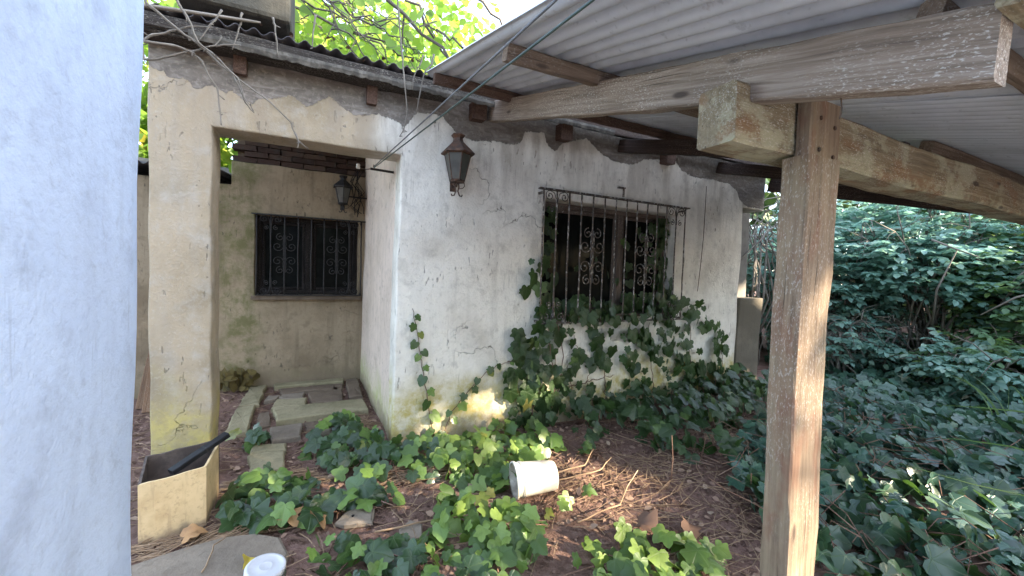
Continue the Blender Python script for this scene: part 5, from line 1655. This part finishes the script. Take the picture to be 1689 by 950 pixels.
straws([(3.4, 2.6), (4.0, 2.5), (3.6, 2.2), (3.2, 2.3)], 60, .2, .5, 0.3, .4, (.002, .004))
sw.build('straw', M['straw'], None, False, 'stuff', grain=True)
def stick(pts, rad, lab):
    P = []
    for a, b in zip(pts[:-1], pts[1:]):
        a, b = Vector(a), Vector(b)
        P += [a.lerp(b, i / 4) + Vector((rq.gauss(0, .004), rq.gauss(0, .004), rq.gauss(0, .002))) for i in range(4)]
    P.append(Vector(pts[-1]))
    o = MB().tube(P, [rad * (1 - .4 * i / len(P)) for i in range(len(P))], 6).build('dry_twig', M['straw'], None, True, grain=True)
    tag(o, lab, 'dry stem', 'dry stems on the ground')
stick([(1.52, 2.40, .05), (1.85, 2.42, .05), (2.05, 2.58, .07)], .006, 'pale dry stem lying right behind the tipped bucket')
stick([(1.52, 2.32, .04), (1.9, 2.30, .05), (2.12, 2.44, .05)], .005, 'pale dry stem lying just below the upper one beside the bucket')
stick([(1.40, 1.88, .03), (1.75, 1.92, .04), (2.15, 2.18, .06)], .005, 'long dry stem crossing the bare pinkish soil')
stick([(0.30, 2.24, .04), (0.6, 2.22, .045), (0.86, 2.16, .05)], .006, 'straight pale stem lying over the ivy below the bucket')
stick([(-0.47, 2.25, .045), (-0.46, 2.42, .06), (-0.35, 2.60, .05), (-0.2, 2.72, .04)], .004, 'thin dark curved stem across the doorstep slab')
stick([(0.55, 3.05, .03), (0.75, 3.12, .03), (0.9, 3.02, .05)], .006, 'dry stem at the foot of the facade corner among straw')
for k, (x, y, h, lab) in enumerate(((2.35, 2.05, .34, 'thin dark bare stem standing upright in the bare soil'),)):
    o = MB().tube([(x, y, 0), (x + .01, y, h * .5), (x, y + .01, h)], [.005, .004, .003], 6).build('upright_twig', M['vinestem'], None, True, grain=True)
    tag(o, lab, 'stem')
def dry_leaf(x, y, z, s, mat, lab, seed, cat='leaf', group='fallen dry leaves'):
    V, F, A = ivy_leaf(seed, 1.4)
    r = random.Random(seed)
    V = V.copy()
    V[:, 2] += .5 * (V[:, 0] ** 2) * r.uniform(.5, 1.6) + .18 * np.sin(V[:, 1] * 4)
    m = basis((r.gauss(0, 1), r.gauss(-.3, 1), .05), (r.gauss(0, .4), r.gauss(-.4, .4), 1), s, (x, y, z))
    W = (np.c_[V, np.ones(len(V))] @ np.array(m).T)[:, :3]
    o = link('dry_leaf', mesh('dry_leaf', W.tolist(), F, mat, True, {'vein': ('FLOAT', A)}))
    tag(o, lab, cat, group)
dry_leaf(-0.16, 2.60, .05, .13, M['dryleaf'], 'curled orange brown dry leaf between ivy leaves, left of the broken board', 1)
dry_leaf(-0.02, 2.50, .05, .12, M['dryleaf'], 'brown dry leaf lying nearest to the jar lid among chips', 2)
dry_leaf(0.10, 2.62, .06, .11, M['dryleaf'], 'small curled brown leaf hanging on the ivy above the broken board', 3)
dry_leaf(-0.62, 2.58, .05, .10, M['dryleaf'], 'crumpled brown leaf on straw in front of the yellow box', 4)
dry_leaf(-0.29, 2.28, .045, .075, M['yellowleaf'], 'small yellow leaf lying on the doorstep slab behind the jar', 5)
dry_leaf(1.72, 1.72, .04, .16, M['litter'], 'large pale pinkish dry leaf on the bare soil behind the foreground ivy', 6)
dry_leaf(1.95, 1.55, .04, .12, M['litter'], 'crumpled pale dry leaf beside the foreground ivy near the post', 7)
dry_leaf(1.62, 2.12, .05, .09, M['ivy_young'], 'single bright yellow green leaf standing on the soil beside the bucket', 8, group=None)
# brown dead fern at the porch's back left corner
df = thing('dead_fern', 'brown withered clump in the back left corner of the porch', 'fern', (-0.86, 5.5, 0))
L = []
for k in range(90):
    L.append((rq.randrange(4), basis((rq.gauss(0, .6), rq.gauss(-.3, .5), rq.uniform(.1, 1)), (rq.gauss(0, 1), -1, rq.gauss(0, .6)), rq.uniform(.07, .16), (-0.86 + rq.gauss(0, .08), 5.55 + rq.gauss(0, .04), rq.uniform(.02, .2)))))
joined('fronds', OVAL, L, M['fern'], df, 'stuff')

# ------------------------------------------------------------------ the tall trees across the yard (they shade it; their leaves are cut away where LIT wants sun to land)
kx, ky = -SUN_H.x / math.tan(SUN_EL), -SUN_H.y / math.tan(SUN_EL)
LIT = [
    ([(0.95, 2.95), (2.0, 2.75), (1.9, 2.2), (1.45, 1.85), (0.75, 1.9), (0.65, 2.45)], 1.0),            # round the bucket
    ([(1.30, 2.10), (2.20, 2.20), (2.35, 1.75), (2.05, 1.30), (1.45, 1.30), (1.10, 1.80)], .97),         # bare soil and front clump
    ([(0.45, 3.0), (2.0, 2.7), (2.2, 3.4), (1.4, 4.4), (0.0, 4.6), (0.1, 3.7)], .64),                   # wall foot
    ([(0.40, 3.05), (0.95, 3.0), (0.95, 2.75), (0.45, 2.75)], 1.0),
    ([(-0.12, 2.74), (0.10, 2.74), (0.08, 2.44), (-0.10, 2.44)], 1.0),
    ([(3.0, 1.5), (3.4, 1.6), (3.9, 1.35), (4.2, 1.15), (4.9, 0.62), (4.4, 0.40), (3.1, 0.6)], .84),      # ivy carpet
    ([(5.15, 3.28), (5.5, 3.25), (5.2, 3.75), (4.75, 3.9)], 1.0),
    ([(2.3, 2.5), (2.7, 2.6), (2.75, 2.3), (2.4, 2.2)], .80),
    ([(1.85, 0.88), (1.90 + 1.5 * kx, 0.92 + 1.5 * ky), (1.53 + 1.5 * kx, 0.78 + 1.5 * ky), (1.53, 0.78)], 1.0),   # the post's face
    ([(3.2, 5.6), (4.6, 4.9), (7.4, 6.2), (7.4, 9.0), (5.5, 10.5), (3.4, 10.0)], 1.0),                                # tops of the shrubs
    ([(-0.6, -0.5), (2.0, -0.5), (2.4, -3.9), (-0.6, -3.9)], 1.0),                                      # the added bounce slab behind the camera
]
def shade_keep(p, r):
    g = (p.x + kx * (p.z - .1) + r.gauss(0, .05), p.y + ky * (p.z - .1) + r.gauss(0, .05))
    for poly, pr in LIT:
        if inside(g, poly) or (pr > .96 and any(inside((g[0] + a, g[1] + b), poly) for a, b in ((.13, 0), (-.13, 0), (0, .13), (0, -.13)))):
            if pr < 0.99 and mnoise.noise(Vector((g[0] * 5, g[1] * 5, 2))) > (pr - 0.5) * 0.55:
                return True
            return False
    return True
for k, (x, y, w_, zc, hr, nl, lab) in enumerate(((0.95, -6.4, 1.2, 5.4, 1.5, 500, 'slim tree across the yard with the clothes lines tied to its trunk'), (10.2, -11.3, 2.3, 7.9, 3.4, 5600, 'tall tree across the yard, behind the slim one'), (13.0, -8.8, 2.6, 7.7, 3.5, 6200, 'tall broad tree across the yard, in the middle of the row'), (15.8, -6.2, 2.2, 7.5, 3.3, 3800, 'tall tree at the far end of the row across the yard'))):
    tree('tall_tree', lab, (x, y, 0), (x, y - .1, zc + 2), .13 if k == 0 else .24, [((x, y, zc - hr * .45), (w_, w_ * .8, hr * .62)), ((x, y - .1, zc + hr * .45), (w_, w_ * .8, hr * .66))], nl, .34 if k == 0 else .46, M['shadecrown'], M['bark'], 200 + k, 3, 'trees across the yard', keep=shade_keep, tm=WIDE, nrm_up=.5)

tree('sun_filter_tree', 'feathery small leaved tree, added unseen across the yard to filter the low sun', (10.6, -8.4, 0), (10.4, -8.4, 6.6), .10, [((10.2, -8.4, 6.25), (1.4, 1.4, .75))], 1300, .11, M['shadecrown'], M['bark'], 231, 6, 'trees across the yard')  # unseen tree added to soften the sun on the post and wall foot
